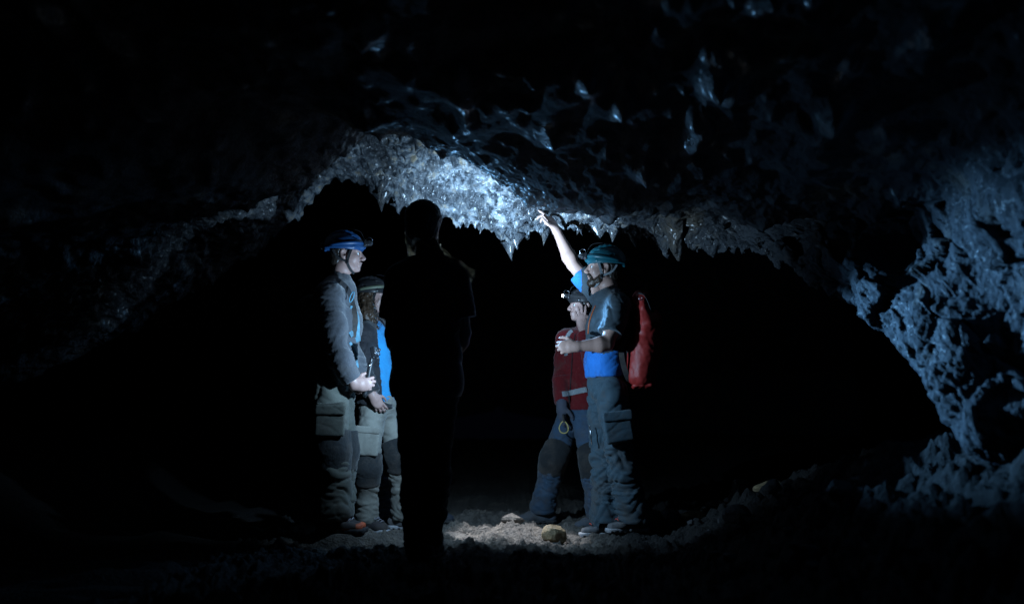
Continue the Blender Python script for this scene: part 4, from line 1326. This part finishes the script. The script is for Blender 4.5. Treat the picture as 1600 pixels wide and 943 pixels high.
# his red tackle bag
bb = g.base
bag = tag(empty('backpack', bb + g.J(1003, 600)), 'red vinyl caving sack worn on the back of the pointing person', 'backpack')
o0 = g.J(1003, 600)
Jb = lambda px, py, dy=0.0: g.J(px, py, dy - .11) - o0
S = Sculpt(Jb(960, 620, -.3), Jb(1060, 430, .3), .007)
lat = A3(0, 1, 0)
S.rc(Jb(1001, 586), Jb(1006, 545), .092, .102, .03, lat, 1.35)
S.rc(Jb(1006, 545), Jb(1009, 505), .102, .090, .03, lat, 1.35)
S.rc(Jb(1009, 505), Jb(998, 468), .082, .046, .03, lat, 2.1)
S.rc(Jb(1002, 480), Jb(994, 458), .030, .016, .02, lat, 4.0)
S.box(Jb(1003, 470, 0), (.045, .10, .012), frame((.45, 0, 1)), .008, .01)
S.cut(Jb(1001, 604), A3(-.15, 0, -1), .01)
def bagfold(P):
    wv = np.stack([gnoise(P * 5, 41), gnoise(P * 5, 42), gnoise(P * 5, 43)], 1)
    q = P + .06 * wv
    up = sstep(Jb(0 + 1000, 540)[2], Jb(1000, 470)[2], P[:, 2])
    return .012 * (.5 - np.abs(gnoise(q * A3(9, 9, 5), 44)) * 1.6) * (.5 + up) + .012 * gnoise(q * A3(6, 5, 12), 45) * (.35 + up) + .003 * gnoise(P * 45, 46)
S.shift(bagfold, .04)
bo = link('bag', S.mesh('bag')[0], M['pvc_red'], bag)
S = Sculpt(Jb(985, 612, -.2), Jb(1030, 585, .2), .005)
S.rc(Jb(990, 603, 0), Jb(1014, 601, 0), .020, .024, .01, lat, 4.2)
S.shift(lambda P: .010 * gnoise(P * 30, 9), .03)
link('base_rim', S.mesh('base_rim')[0], M['pvc_red'], bo)
ey = Jb(1001, 466, -.145)
tube('eyelet', [ey + A3(.010 * math.cos(a), 0, .010 * math.sin(a)) for a in np.linspace(0, 6.283, 14)], .003, M['steel'], bag, 5)
# black back panel and straps
S = Sculpt(Jb(960, 615, -.22), Jb(1012, 440, .22), .006)
S.rc(Jb(983, 478, .03), Jb(981, 545, .03), .026, .028, .02, lat, 3.6)
S.rc(Jb(981, 545, .03), Jb(980, 592, .03), .028, .020, .02, lat, 3.0)
S.shift(lambda P: .004 * gnoise(P * 25, 19), .03)
link('back_panel', S.mesh('back_panel')[0], M['webbing_black'], bag)
Js = lambda px, py, dy=0.0: g.J(px, py, dy) - o0
for dy, sgn in ((-.145, -1), (.12, 1)):
    pts = [Js(992, 478, dy), Js(981, 462, dy), Js(963, 460, dy - .02 * 0), Js(944, 476, dy - .01 * sgn * 0), Js(936, 500, dy + .03 * sgn * -1)]
    if dy < 0:
        pts = [Js(994, 478, -.10), Js(984, 459, -.11), Js(965, 456, -.125), Js(946, 474, -.115), Js(933, 498, -.10)]
    else:
        pts = [Js(994, 476, .10), Js(980, 456, .10), Js(960, 452, .09), Js(942, 466, .08), Js(934, 490, .08)]
    tube('shoulder_strap', curve_pts(pts, 16), .01, M['webbing_black'], bag, flat=(.022, .005), normal=(-.5, -.1, .85))
pts = [Js(985, 505, -.17), Js(972, 540, -.205), Js(973, 565, -.19), Js(982, 592, -.16), Js(990, 600, -.10)]
tube('lower_strap', curve_pts(pts, 16), .01, M['webbing_black'], bag, flat=(.016, .004), normal=(-.3, -1, 0))
pts = [Jb(996, 460, -.06), Jb(1010, 462, -.15), Jb(1022, 500, -.10), Jb(1022, 560, -.06)]
tube('closure_strap', curve_pts(pts, 14), .01, M['webbing_black'], bag, flat=(.012, .003), normal=(.5, -1, .2))

# ================================================================= the person in red behind the guide
r = Person(905, 815, 7.0, 'person', 'person in red fleece with lit headlamp shading the eyes behind the guide')
setj(r, head=(911, 478, 0), neck=(917, 514, .03), chest=(911, 560, .0), waist=(906, 610, 0), pelvis=(904, 642, 0),
     shR=(885, 530, .08), elR=(877, 586, .0), wrR=(878, 634, -.13), shL=(938, 532, -.12), elL=(928, 574, -.30), wrL=(910, 511, -.20),
     hipR=(892, 655, .05), knR=(865, 716, -.13), anR=(848, 792, -.02), hipL=(915, 655, -.08), knL=(927, 722, -.30), anL=(935, 802, -.3))
feet(r, (-1, -.5, 0), (-1, -.12, 0), (935, 827, -.3), (846, 817, 0))
laterals(r, (-.8, -.6, 0), (-.85, -.5, 0))
r.HR = frame((-.96, -.24, .06)); r.hs = .90
r.body(M['skin_pale'], hands=[((r.j['wrL'], (-.10, .10, 1), (.1, 1, -.05), 1, [8, 12, 16, 20]), dict(k=.92, thumb=.3)),
                         ((r.j['wrR'], (-.05, -.1, -1), (.75, .5, 0), -1, [25, 30, 34, 38]), dict(k=.95))], h=.0052)
r.eyes()
j_ = r.top(M['fleece_red'], (.93, .95), 'jacket', e=.026, hem=r.J(905, 640)[2], amp=.007, seed=330, collar=.05, below=.05, w=.86)
tube('zip', r.drape(j_, curve_pts([r.J(902, 522), r.J(900, 560), r.J(897, 600), r.J(897, 637)], 16), (.3, 1, 0)), .004, M['webbing_black'], j_)
r.trousers(M['trouser_navy'], e=.018, low=.020, hem=.010, amp=.011, seed=230, top=r.J(905, 628))
for sd in 'LR':
    r.shoe(sd, M['boot'], M['sole_dark'], M['shoe_dark'], high=.055, L=.29)
r.knee_pad('R', (-.9, -.5, 0)); r.knee_pad('L', (-.8, -.6, 0))
r.helmet(M['helmet_black'], lamp_on=True, band=M['webbing_black'])
S = Sculpt(r.j['head'] - .17, r.j['head'] + .17, .0045)
S.ell(r.T(-.022, 0, .025), A3(.098, .082, .09) * .9, r.HR, 0)
S.ell(r.T(-.06, 0, -.04), A3(.045, .06, .05) * .9, r.HR, .02)
S.cut(r.T(.02, 0, 0), r.HR @ A3(1, 0, -.2))
S.shift(lambda P: .005 * gnoise(P * 80, 5), .03)
link('hair', S.mesh('hair')[0], M['hair_dark'], r.root)
# glove on the hanging hand
S = Sculpt(r.j['wrR'] - .22, r.j['wrR'] + .15, .0045)
r.hand(S, r.j['wrR'], (-.05, -.1, -1), (.75, .5, 0), -1, [25, 30, 34, 38], k=.98, r=1.35)
S.rc(r.j['wrR'] + A3(0, 0, .03), r.j['wrR'] - A3(0, 0, .03), .036, .034, .01)
link('glove', S.mesh('glove')[0], M['glove'], r.root)
# pack straps: chest webbing and a waist belt
hz = r.J(905, 613)[2]
bp = [r.J(887, 616), r.J(894, 615), r.J(908, 612), r.J(925, 609)]
tube('waist_belt', r.drape(j_, curve_pts(bp, 16), (.3, 1, 0), .004), .01, M['webbing_grey'], r.root, flat=(.018, .003), normal=(-.5, -1, 0.05))
sp = [r.J(896, 517), r.J(889, 524), r.J(887, 540), r.J(889, 556)]
tube('chest_strap', r.drape(j_, curve_pts(sp, 12), (.3, 1, 0), .004), .01, M['webbing_grey'], r.root, flat=(.014, .003), normal=(-.5, -1, 0.1))
# loop held in the glove
lp = r.base + r.J(880, 652, -.18)
lo = tag(empty('cord_loop', lp), 'pale yellow cord loop hanging from the gloved hand', 'cord')
ctr_ = r.base + r.J(881, 667, -.21) - lp
pts = [ctr_ + A3(.030 * math.cos(a) * (1 - .25 * math.sin(a)), .01 * math.sin(a), .040 * math.sin(a)) for a in np.linspace(0, 2 * math.pi, 26)]
tube('loop', pts, .0042, M['yellow'], lo, 6)
S = Sculpt(A3(-.04, -.04, -.06), A3(.04, .04, .05), .004)
S.rc(A3(0, 0, .02), ctr_ + A3(0, 0, .042), .008, .007, .004)
link('knot', S.mesh('knot')[0], M['webbing_black'], lo)

# ================================================================= the tall one on the left
a_ = Person(520, 828, 6.0, 'person', 'person in blue helmet and grey fleece standing leftmost, looking right')
setj(a_, head=(541, 397, 0), neck=(529, 440), chest=(522, 502), waist=(519, 560), pelvis=(517, 596),
     shR=(513, 464, -.18), elR=(526, 549, -.25), wrR=(554, 601, -.20), shL=(532, 461, .17), elL=(547, 548, .2), wrL=(565, 600, .03),
     hipR=(514, 606, -.09), knR=(519, 704, -.14), anR=(519, 800, -.11), hipL=(522, 606, .09), knL=(532, 704, .08), anL=(524, 800, .10))
feet(a_, (1, -.1, 0), (1, -.22, 0), (520, 829, .1), (518, 831, -.1))
laterals(a_, (.93, -.36, 0), (.95, -.3, 0))
a_.HR = frame((1, .02, .03)); a_.hs = .93
a_.body(M['skin_pale'], hands=[((a_.j['wrR'], (.95, .10, .05), (.1, 1, .1), -1, [62, 66, 68, 70]), dict(k=1.02)),
                               ((a_.j['wrL'], (.35, -.75, -.35), (-.4, -.5, .1), 1, [45, 50, 52, 55]), dict(k=1.0))], h=.0045)
a_.eyes()
j_ = a_.top(M['fleece_grey'], (.93, .93), 'jacket', e=.030, hem=a_.J(517, 596)[2], amp=.010, seed=340, collar=.055, below=.04); j_a = j_
a_.trousers(M['trouser_olive'], e=.030, low=.030, hem=.014, amp=.014, seed=240, w=1.04, top=a_.J(517, 584))
ob = [o for o in a_.root.children if o.name.startswith('trousers')][0]
a_.box_part('pocket', a_.J(516, 655, -.245), (.016, .085, .095), frame((0, -1, 0), (0.02, 0, 1)), M['trouser_olive'], ob, amp=.010)
a_.box_part('pocket_flap', a_.J(516, 640, -.262), (.009, .09, .030), frame((0, -1, 0.1), (0.02, 0, 1)), M['trouser_olive'], ob, amp=.006)
for sd in 'LR':
    a_.shoe(sd, M['shoe_dark'], M['sole_dark'], M['lace_pale'], high=.015, L=.30, toe_mat=M['sole_orange'])
a_.knee_pad('R', (1, -.3, 0), r=.104, tall=.11); a_.knee_pad('L', (1, 0, 0), r=.104, tall=.11)
a_.helmet(M['helmet_blue'], band=M['helmet_blue'])
S = Sculpt(a_.j['head'] - .17, a_.j['head'] + .17, .0045)
S.ell(a_.T(-.022, 0, .025), A3(.098, .082, .09) * .93, a_.HR, 0)
S.ell(a_.T(-.06, 0, -.04), A3(.045, .06, .05) * .93, a_.HR, .02)
S.cut(a_.T(.015, 0, 0), a_.HR @ A3(1, 0, -.2))
for sd in (-1, 1):
    S.ell(a_.T(-.010, sd * .085, -.010), A3(.026, .03, .034), a_.HR, .005, True)
S.shift(lambda P: .004 * gnoise(P * 80, 5), .03)
link('hair', S.mesh('hair')[0], M['hair_dark'], a_.root)
# small backpack with blue webbing
bk = tag(empty('backpack', a_.base + a_.J(492, 560)), 'black backpack with blue webbing straps on the leftmost person', 'backpack')
o1 = a_.J(492, 560)
Ja = lambda px, py, dy=0.0: a_.J(px, py, dy) - o1
S = Sculpt(Ja(450, 590, -.25), Ja(520, 445, .25), .006)
S.rc(Ja(481, 545), Ja(484, 480), .085, .075, .03, A3(0, 1, 0), 1.6)
S.shift(lambda P: .008 * gnoise(P * 14, 51), .03)
link('bag', S.mesh('bag')[0], M['webbing_black'], bk)
tube('side_strap', curve_pts([Ja(474, 548, -.145), Ja(484, 544, -.16), Ja(497, 540, -.165)], 8), .01, M['webbing_blue'], bk, flat=(.012, .003), normal=(0, -1, 0))
aj = j_a
def lay(pts, d=(-.45, 1, 0), off=.004):
    return a_.drape(aj, curve_pts([a_.J(*q) for q in pts], 18), d, off) - o1
tube('shoulder_strap', lay([(520, 447), (534, 456), (544, 476), (547, 505), (545, 528)]), .01, M['webbing_black'], bk, flat=(.020, .005), normal=(.4, -1, .2))
tube('chest_webbing', lay([(540, 482), (547, 484), (554, 494), (557, 512), (559, 530)]), .01, M['webbing_blue'], bk, flat=(.009, .003), normal=(.4, -1, .1))
tube('hip_belt', lay([(538, 524), (545, 521), (552, 524), (558, 534)]), .01, M['webbing_blue'], bk, flat=(.022, .003), normal=(.4, -1, .1))
tube('hip_belt', lay([(540, 536), (548, 545), (554, 558), (558, 574)]), .01, M['webbing_blue'], bk, flat=(.008, .003), normal=(.4, -1, .1))
cc = Ja(550, 464, -.135)
tube('carabiner', [cc + A3(.010 * math.cos(t) + .010 * math.sin(t), -.01, .032 * math.sin(t)) @ np.eye(3) for t in np.linspace(0, 6.283, 18)], .0032, M['webbing_blue'], bk, 5)

# action camera on a short grip
ac = tag(empty('action_camera', a_.base + a_.J(566, 610, -.16)), 'small black action camera on a hand grip held by the leftmost person', 'camera')
o2 = a_.J(566, 610, -.16)
Jc = lambda px, py, dy=0.0: a_.J(px, py, dy) - o2
S = Sculpt(Jc(545, 625, -.25), Jc(605, 540, -.05), .0035)
S.rc(Jc(570, 616, -.16), Jc(579, 568, -.16), .0155, .0145, .004)
S.rc(Jc(579, 568, -.16), Jc(580.5, 560, -.16), .009, .009, .003)
link('grip', S.mesh('grip')[0], M['black'], ac)
tube('grip_ring', [Jc(576.5, 571, -.16) + A3(.0165 * math.cos(t), .0165 * math.sin(t), .004 * math.cos(t)) for t in np.linspace(0, 6.283, 18)], .003, M['steel'], ac, 5)
Rc = frame((.93, -.3, .25))
S = Sculpt(Jc(586, 549, -.16) - .06, Jc(586, 549, -.16) + .06, .003)
S.box(Jc(586, 549, -.16), (.016, .033, .026), Rc, .005)
S.rc(Jc(586, 549, -.16) + Rc @ A3(.012, .012, .006), Jc(586, 549, -.16) + Rc @ A3(.022, .012, .006), .012, .011, 0)
S.box(Jc(583, 558, -.16), (.008, .006, .012), Rc, .002)
link('camera_body', S.mesh('camera_body')[0], M['black'], ac)
S = Sculpt(Jc(586, 549, -.16) - .06, Jc(586, 549, -.16) + .06, .0025)
S.ell(Jc(586, 549, -.16) + Rc @ A3(.021, .012, .006), (.003, .009, .009), Rc, 0)
link('lens', S.mesh('lens')[0], M['lens'], ac)
tube('screen_edge', [Jc(586, 549, -.16) + Rc @ A3(.0165, .028 * math.copysign(abs(math.cos(t)) ** .4, math.cos(t)), .021 * math.copysign(abs(math.sin(t)) ** .4, math.sin(t))) for t in np.linspace(0, 6.283, 26)], .0014, M['steel'], ac, 4)
S = Sculpt(Jc(590, 560, -.16) - .03, Jc(590, 560, -.16) + .03, .003)
S.rc(Jc(583, 560, -.17), Jc(589, 559, -.17), .004, .004, 0); S.rc(Jc(588, 559, -.17), Jc(590, 559, -.17), .009, .009, .002)
link('thumb_screw', S.mesh('thumb_screw')[0], M['black'], ac)

# ================================================================= the woman with long curls
b_ = Person(592, 830, 6.45, 'person', 'person with long brown curls, blue top and sand trousers beside the leftmost one')
setj(b_, head=(583, 464, 0), neck=(577, 500, .0), chest=(584, 545, 0), waist=(590, 596, 0), pelvis=(592, 628, 0),
     shR=(569, 522, -.15), elR=(563, 580, -.20), wrR=(583, 618, -.22), shL=(600, 521, .15), elL=(616, 580, .18), wrL=(616, 630, .12),
     hipR=(582, 640, -.07), knR=(573, 732, -.14), anR=(573, 806, -.06), hipL=(603, 640, .08), knL=(623, 712, .02), anL=(629, 806, .10))
feet(b_, (1, -.2, 0), (.95, -.35, 0), (629, 826, .1), (573, 832, -.06))
laterals(b_, (.9, -.42, 0), (.85, -.5, 0))
b_.HR = frame((.98, -.18, .05)); b_.hs = .88
b_.body(M['skin_pale'], hands=[((b_.j['wrR'], (.5, .2, -.8), (-.2, .9, 0), -1, [25, 30, 34, 38]), dict(k=.88)),
                               ((b_.j['wrL'], (0, -.1, -1), (-.8, -.2, 0), 1, [25, 30, 34, 38]), dict(k=.88))], h=.0054, w=.88)
b_.eyes()
b_.top(M['top_blue'], (.2, .2), 'top', e=.012, hem=b_.J(592, 628)[2], amp=.007, seed=350, w=.9)
jk_mask = None
b_.top([M['jacket_black']], (.95, .95), 'jacket', e=.026, hem=b_.J(592, 632)[2], amp=.008, seed=360, w=.9, collar=.04, below=.05)
jk = [o for o in b_.root.children if o.name.startswith('jacket')][0]
# the jacket hangs open: take away its front so that the blue top shows
import bmesh
bm = bmesh.new(); bm.from_mesh(jk.data)
fd = unit(A3(.80, -.60, 0))
kill = []
for f in bm.faces:
    c = np.array(f.calc_center_median())
    ax_ = b_.j['waist'] + (b_.j['chest'] - b_.j['waist']) * np.clip((c[2] - b_.j['waist'][2]) / (b_.j['chest'][2] - b_.j['waist'][2]), -1, 1.6)
    v = (c - ax_) * A3(1, 1, 0)
    n = np.linalg.norm(v)
    along = v @ fd
    if n > 1e-6 and along / n > .80 + .12 * (c[2] - b_.j['waist'][2]) and along > .055 and c[2] < b_.j['neck'][2] + .02 and n < .21:
        kill.append(f)
bmesh.ops.delete(bm, geom=kill, context='FACES')
bm.to_mesh(jk.data); bm.free()
sol = jk.modifiers.new('thickness', 'SOLIDIFY'); sol.thickness = .006
b_.trousers(M['trouser_sand'], e=.012, low=.018, hem=.008, amp=.008, seed=250, w=.94, top=b_.J(592, 616))
ob = [o for o in b_.root.children if o.name.startswith('trousers')][0]
b_.box_part('pocket', b_.J(573, 690, -.215), (.013, .075, .085), frame((-.05, -1, 0), (0.08, 0, 1)), M['trouser_sand'], ob, amp=.007)
b_.box_part('pocket_flap', b_.J(574, 671, -.225), (.008, .08, .024), frame((-.05, -1, 0.12), (0.08, 0, 1)), M['trouser_sand'], ob, amp=.004)
tube('belt', curve_pts([b_.J(583, 625, -.175), b_.J(594, 628, -.165), b_.J(604, 633, -.13), b_.J(612, 634, -.07), b_.J(614, 633, .02)], 14), .01, M['webbing_black'], b_.root, flat=(.013, .003), normal=(.6, -.8, 0))
for sd in 'LR':
    b_.shoe(sd, M['shoe_grey'] if sd == 'L' else M['shoe_dark'], M['sole_pale'], M['lace_pale'], high=.02, L=.26)
b_.knee_pad('R', (.9, -.4, 0), r=.080, tall=.10); b_.knee_pad('L', (.9, -.3, 0), r=.080, tall=.10)
b_.helmet(M['helmet_black'], band=M['band_pale'])
S = Sculpt(b_.j['head'] - A3(.18, .18, .36), b_.j['head'] + .17, .006)
S.ell(b_.T(-.025, 0, .015), A3(.098, .088, .09) * .9, b_.HR, 0)
for sd in (-1, 1):
    S.rc(b_.T(-.03, sd * .06, -.02), b_.T(-.015, sd * .088, -.13), .045, .052, .03)
    S.rc(b_.T(-.015, sd * .088, -.13), b_.T(.025, sd * .095, -.25), .050, .030, .03)
S.rc(b_.T(-.06, 0, -.03), b_.T(-.09, 0, -.22), .06, .05, .03)
S.cut(b_.T(.028, 0, 0), b_.HR @ A3(1, 0, .10), 0, b_.j['head'] - .1, b_.j['head'] + .17)
S.shift(lambda P: .012 * gnoise(P * 38, 5) + .007 * gnoise(P * 80, 6), .04)
hb = link('hair', S.mesh('hair')[0], M['hair_brown'], b_.root)
lst = []
hr = np.random.default_rng(3)
for k in range(170):
    sd = -1 if k % 3 else 1
    st = b_.T(-.03 + hr.normal(0, .03), sd * (.075 + hr.normal(0, .012)), -.02 + hr.normal(0, .02))
    en = b_.T(.01 + hr.normal(0, .045), sd * (.10 + hr.normal(0, .018)), -.24 + hr.normal(0, .05))
    n = 26
    t = np.linspace(0, 1, n)[:, None]
    ph = hr.uniform(0, 6.28); fr = hr.uniform(4, 7); rr = hr.uniform(.006, .013)
    c = st * (1 - t) + en * t + A3(0, sd * -.0, 0) + b_.HR[:, 1] * sd * .02 * np.sin(t * 3.14)
    c = c + (b_.HR[:, 0] * np.cos(t * fr * 6.28 + ph) + b_.HR[:, 1] * np.sin(t * fr * 6.28 + ph)) * rr * (.3 + t)
    lst.append((c, np.linspace(.0022, .0012, n)))
tubes('curl', lst, M['hair_brown'], hb, 3)

# ================================================================= the one with the back to the camera
s_ = Person(668, 872, 5.2, 'person', 'dark silhouetted person in t-shirt with back to the camera, in the middle')
setj(s_, head=(663, 352, .03), neck=(666, 402, 0), chest=(668, 468, 0), waist=(667, 555, 0), pelvis=(667, 595, 0),
     shL=(624, 438, 0), elL=(613, 522, .03), wrL=(636, 578, .16), shR=(712, 436, 0), elR=(724, 520, .03), wrR=(701, 575, .16),
     hipL=(645, 612, 0), knL=(647, 735, .0), anL=(649, 843, 0), hipR=(689, 612, 0), knR=(683, 735, 0), anR=(672, 843, 0))
feet(s_, (-.15, 1, 0), (.2, 1, 0), (649, 872, 0), (672, 872, 0))
laterals(s_, (.02, 1, 0), (0, 1, 0))
s_.HR = frame((.22, 1, .10)); s_.hs = .97
s_.body(M['skin_pale'], hands=[((s_.j['wrR'], (-.75, .6, .1), (-.2, .1, .9), -1, [45, 55, 58, 60]), dict(k=1.0)),
                               ((s_.j['wrL'], (.75, .6, .0), (.2, .1, .9), 1, [45, 50, 55, 55]), dict(k=1.0))], h=.0056, w=1.02)
s_.eyes()
s_.top(M['shirt_black'], (.36, .36), 'shirt', e=.020, hem=s_.J(667, 620)[2], amp=.007, seed=370, collar=.012, flare=.016, w=1.02, below=.05)
s_.trousers(M['trouser_black'], e=.016, low=.010, hem=.004, amp=.010, seed=260, w=.90, top=s_.J(667, 600))
for sd in 'LR':
    s_.shoe(sd, M['shoe_dark'], M['sole_dark'], M['shoe_dark'], high=.03, L=.28)
S = Sculpt(s_.j['head'] - A3(.18, .18, .26), s_.j['head'] + .17, .0045)
S.ell(s_.T(-.020, 0, .038), A3(.116, .098, .100), s_.HR, 0)
S.ell(s_.T(-.050, 0, -.03), A3(.070, .085, .075), s_.HR, .03)
S.cut(s_.T(.035, 0, 0), s_.HR @ A3(1, 0, -.3))
S.rc(s_.T(-.045, .045, -.06), s_.T(-.03, .052, -.135), .030, .014, .03)
S.shift(lambda P: .005 * gnoise(P * 50, 5) + .003 * gnoise(P * 110, 6), .03)
hs = link('hair', S.mesh('hair')[0], M['hair_brown'], s_.root)
lst = []
hr = np.random.default_rng(9)
T = s_.T
for k in range(300):
    n = 14
    t = np.linspace(0, 1, n)
    wav = np.stack([np.sin(t * hr.uniform(6, 14) + hr.uniform(0, 6)), np.cos(t * hr.uniform(6, 12)), np.sin(t * hr.uniform(7, 14) + hr.uniform(0, 6))], 1) * .004
    if k % 3:   # wisps lying over the right shoulder
        st = T(-.03 + hr.normal(0, .03), -.058 + hr.normal(0, .010), -.10 + hr.normal(0, .02))
        e1 = s_.J(690 + hr.normal(0, 4), 401 + hr.normal(0, 3), hr.normal(0, .03))
        e2 = s_.J(711 + hr.normal(0, 6), 411 + hr.normal(0, 3.0), hr.normal(0, .03))
        e3 = s_.J(731 + hr.normal(0, 6), 430 + hr.normal(0, 4), hr.normal(0, .03))
        c = curve_pts([st, e1, e2, e3], n)
    else:       # short ends curling at the left of the nape
        st = T(-.02 + hr.normal(0, .02), .082 + hr.normal(0, .006), -.03 + hr.normal(0, .02))
        e1 = T(-.02 + hr.normal(0, .02), .082 + hr.normal(0, .010), -.09 + hr.normal(0, .012))
        e2 = T(-.02 + hr.normal(0, .02), .058 + hr.normal(0, .012), -.145 + hr.normal(0, .016))
        c = curve_pts([st, e1, e2], n)
    lst.append((c + wav, np.linspace(.0022, .0010, n)))
tubes('strand', lst, M['hair_rimlit'], hs, 3)
# hand torch, hidden from the camera by the body
tp = s_.base + s_.J(669, 570, .215)
to = tag(empty('hand_torch', tp), 'black hand torch held before the chest of the silhouetted person', 'torch')
aim = unit(A3(0.0, 6.75, 2.0) - tp)
S = Sculpt(A3(-.15, -.15, -.15), A3(.15, .15, .15), .004)
S.rc(-aim * .07, aim * .035, .015, .015, .003); S.rc(aim * .04, aim * .07, .019, .024, .006)
S.rc(aim * .068, aim * .11, .019, .021, 0, None, 1, True)
link('casing', S.mesh('casing')[0], M['black'], to)
S = Sculpt(aim * .07 - .04, aim * .07 + .04, .003)
S.ell(aim * .066, (.004, .019, .019), frame(aim), 0)
link('lamp_lens', S.mesh('lamp_lens')[0], M['lamp_lit'], to)

# ================================================================= the one hidden behind
h_ = Person(640, 819, 6.9, 'person', 'person in dark clothes and navy boots mostly hidden behind the silhouette')
setj(h_, head=(664, 478, 0), neck=(657, 513, 0), chest=(652, 556, 0), waist=(648, 606, 0), pelvis=(646, 640, 0),
     shR=(648, 534, -.15), elR=(645, 585, -.2), wrR=(658, 625, -.2), shL=(664, 533, .15), elL=(670, 585, .2), wrL=(676, 625, .12),
     hipR=(638, 652, -.08), knR=(615, 725, -.1), anR=(593, 796, -.05), hipL=(652, 652, .08), knL=(668, 722, .02), anL=(672, 796, .1))
feet(h_, (1, -.1, 0), (1, -.3, 0), (672, 817, .1), (592, 819, 0))
laterals(h_, (.95, -.3, 0), (.95, -.3, 0))
h_.HR = frame((.85, -.5, .10)); h_.hs = .92
h_.body(M['skin_pale'], hands=[((h_.j['wrR'], (.4, .1, -.9), (-.2, .9, 0), -1, [25, 30, 34, 38]), dict(k=.95)),
                               ((h_.j['wrL'], (.2, -.1, -.9), (-.2, -.9, 0), 1, [25, 30, 34, 38]), dict(k=.95))], h=.007)
h_.top(M['jacket_green'], (.95, .95), 'jacket', e=.028, hem=h_.J(646, 645)[2], amp=.009, seed=380, collar=.05, below=.05, h=.007)
h_.trousers(M['trouser_navy'], e=.016, low=.018, hem=.010, amp=.010, seed=270, h=.006)
for sd in 'LR':
    so = h_.shoe(sd, M['shoe_navy'], M['sole_dark'], M['lace_pale'], high=.055, L=.28)
    cz = h_.j['an' + sd]
    tube('cuff', [A3(cz[0] + .052 * math.cos(t), cz[1] + .052 * math.sin(t), h_.j['gz' + sd] + .128) for t in np.linspace(0, 6.283, 20)], .007, M['lace_pink'], so, 6)
h_.helmet(M['helmet_black'], lamp_on=True)

# ------------------------------------------------------------------ the light of the lamps, with spots added at the hidden headlamp
tl = tp + aim * .085
lamp_light('torch_beam', to, tl, A3(0.0, 6.75, 2.08), 460, 68, .9, LAMP_WHITE)
lamp_light('torch_spill', to, tl, tl + A3(.14, 1, -.02), 56, 176, .35, LAMP_WHITE)
hp = h_.base + h_.lamp_pos
lamp_light('headlamp_beam_or_added_spot', h_, hp, A3(1.84, 4.15, 1.04), 1000, 26, 1.0, LAMP_BLUE)
lamp_light('added_spot', h_, hp, A3(.75, 4.3, 2.1), 26, 70, 1.0, LAMP_BLUE)  # spot added to draw glints along the near roof
lamp_light('added_spot', h_, hp, A3(-.40, 5.2, 1.48), 420, 28, .5, LAMP_WHITE)  # rim light added behind the silhouetted person's head and shoulders
lamp_light('headlamp_beam_or_added_spot', h_, hp + A3(0, 0, -.012), W(800, 838, 6.2), 250, 30, .6, (.85, .9, 1.0))  # spot added for the floor patch, apart from the headlamp's own beam
rp = r.base + r.lamp_pos
lamp_light('headlamp_beam_or_added_spot', r, rp + r.HR @ A3(.02, 0, 0), a_.base + A3(.3, .1, 1.05), 26, 64, .8, LAMP_BLUE)
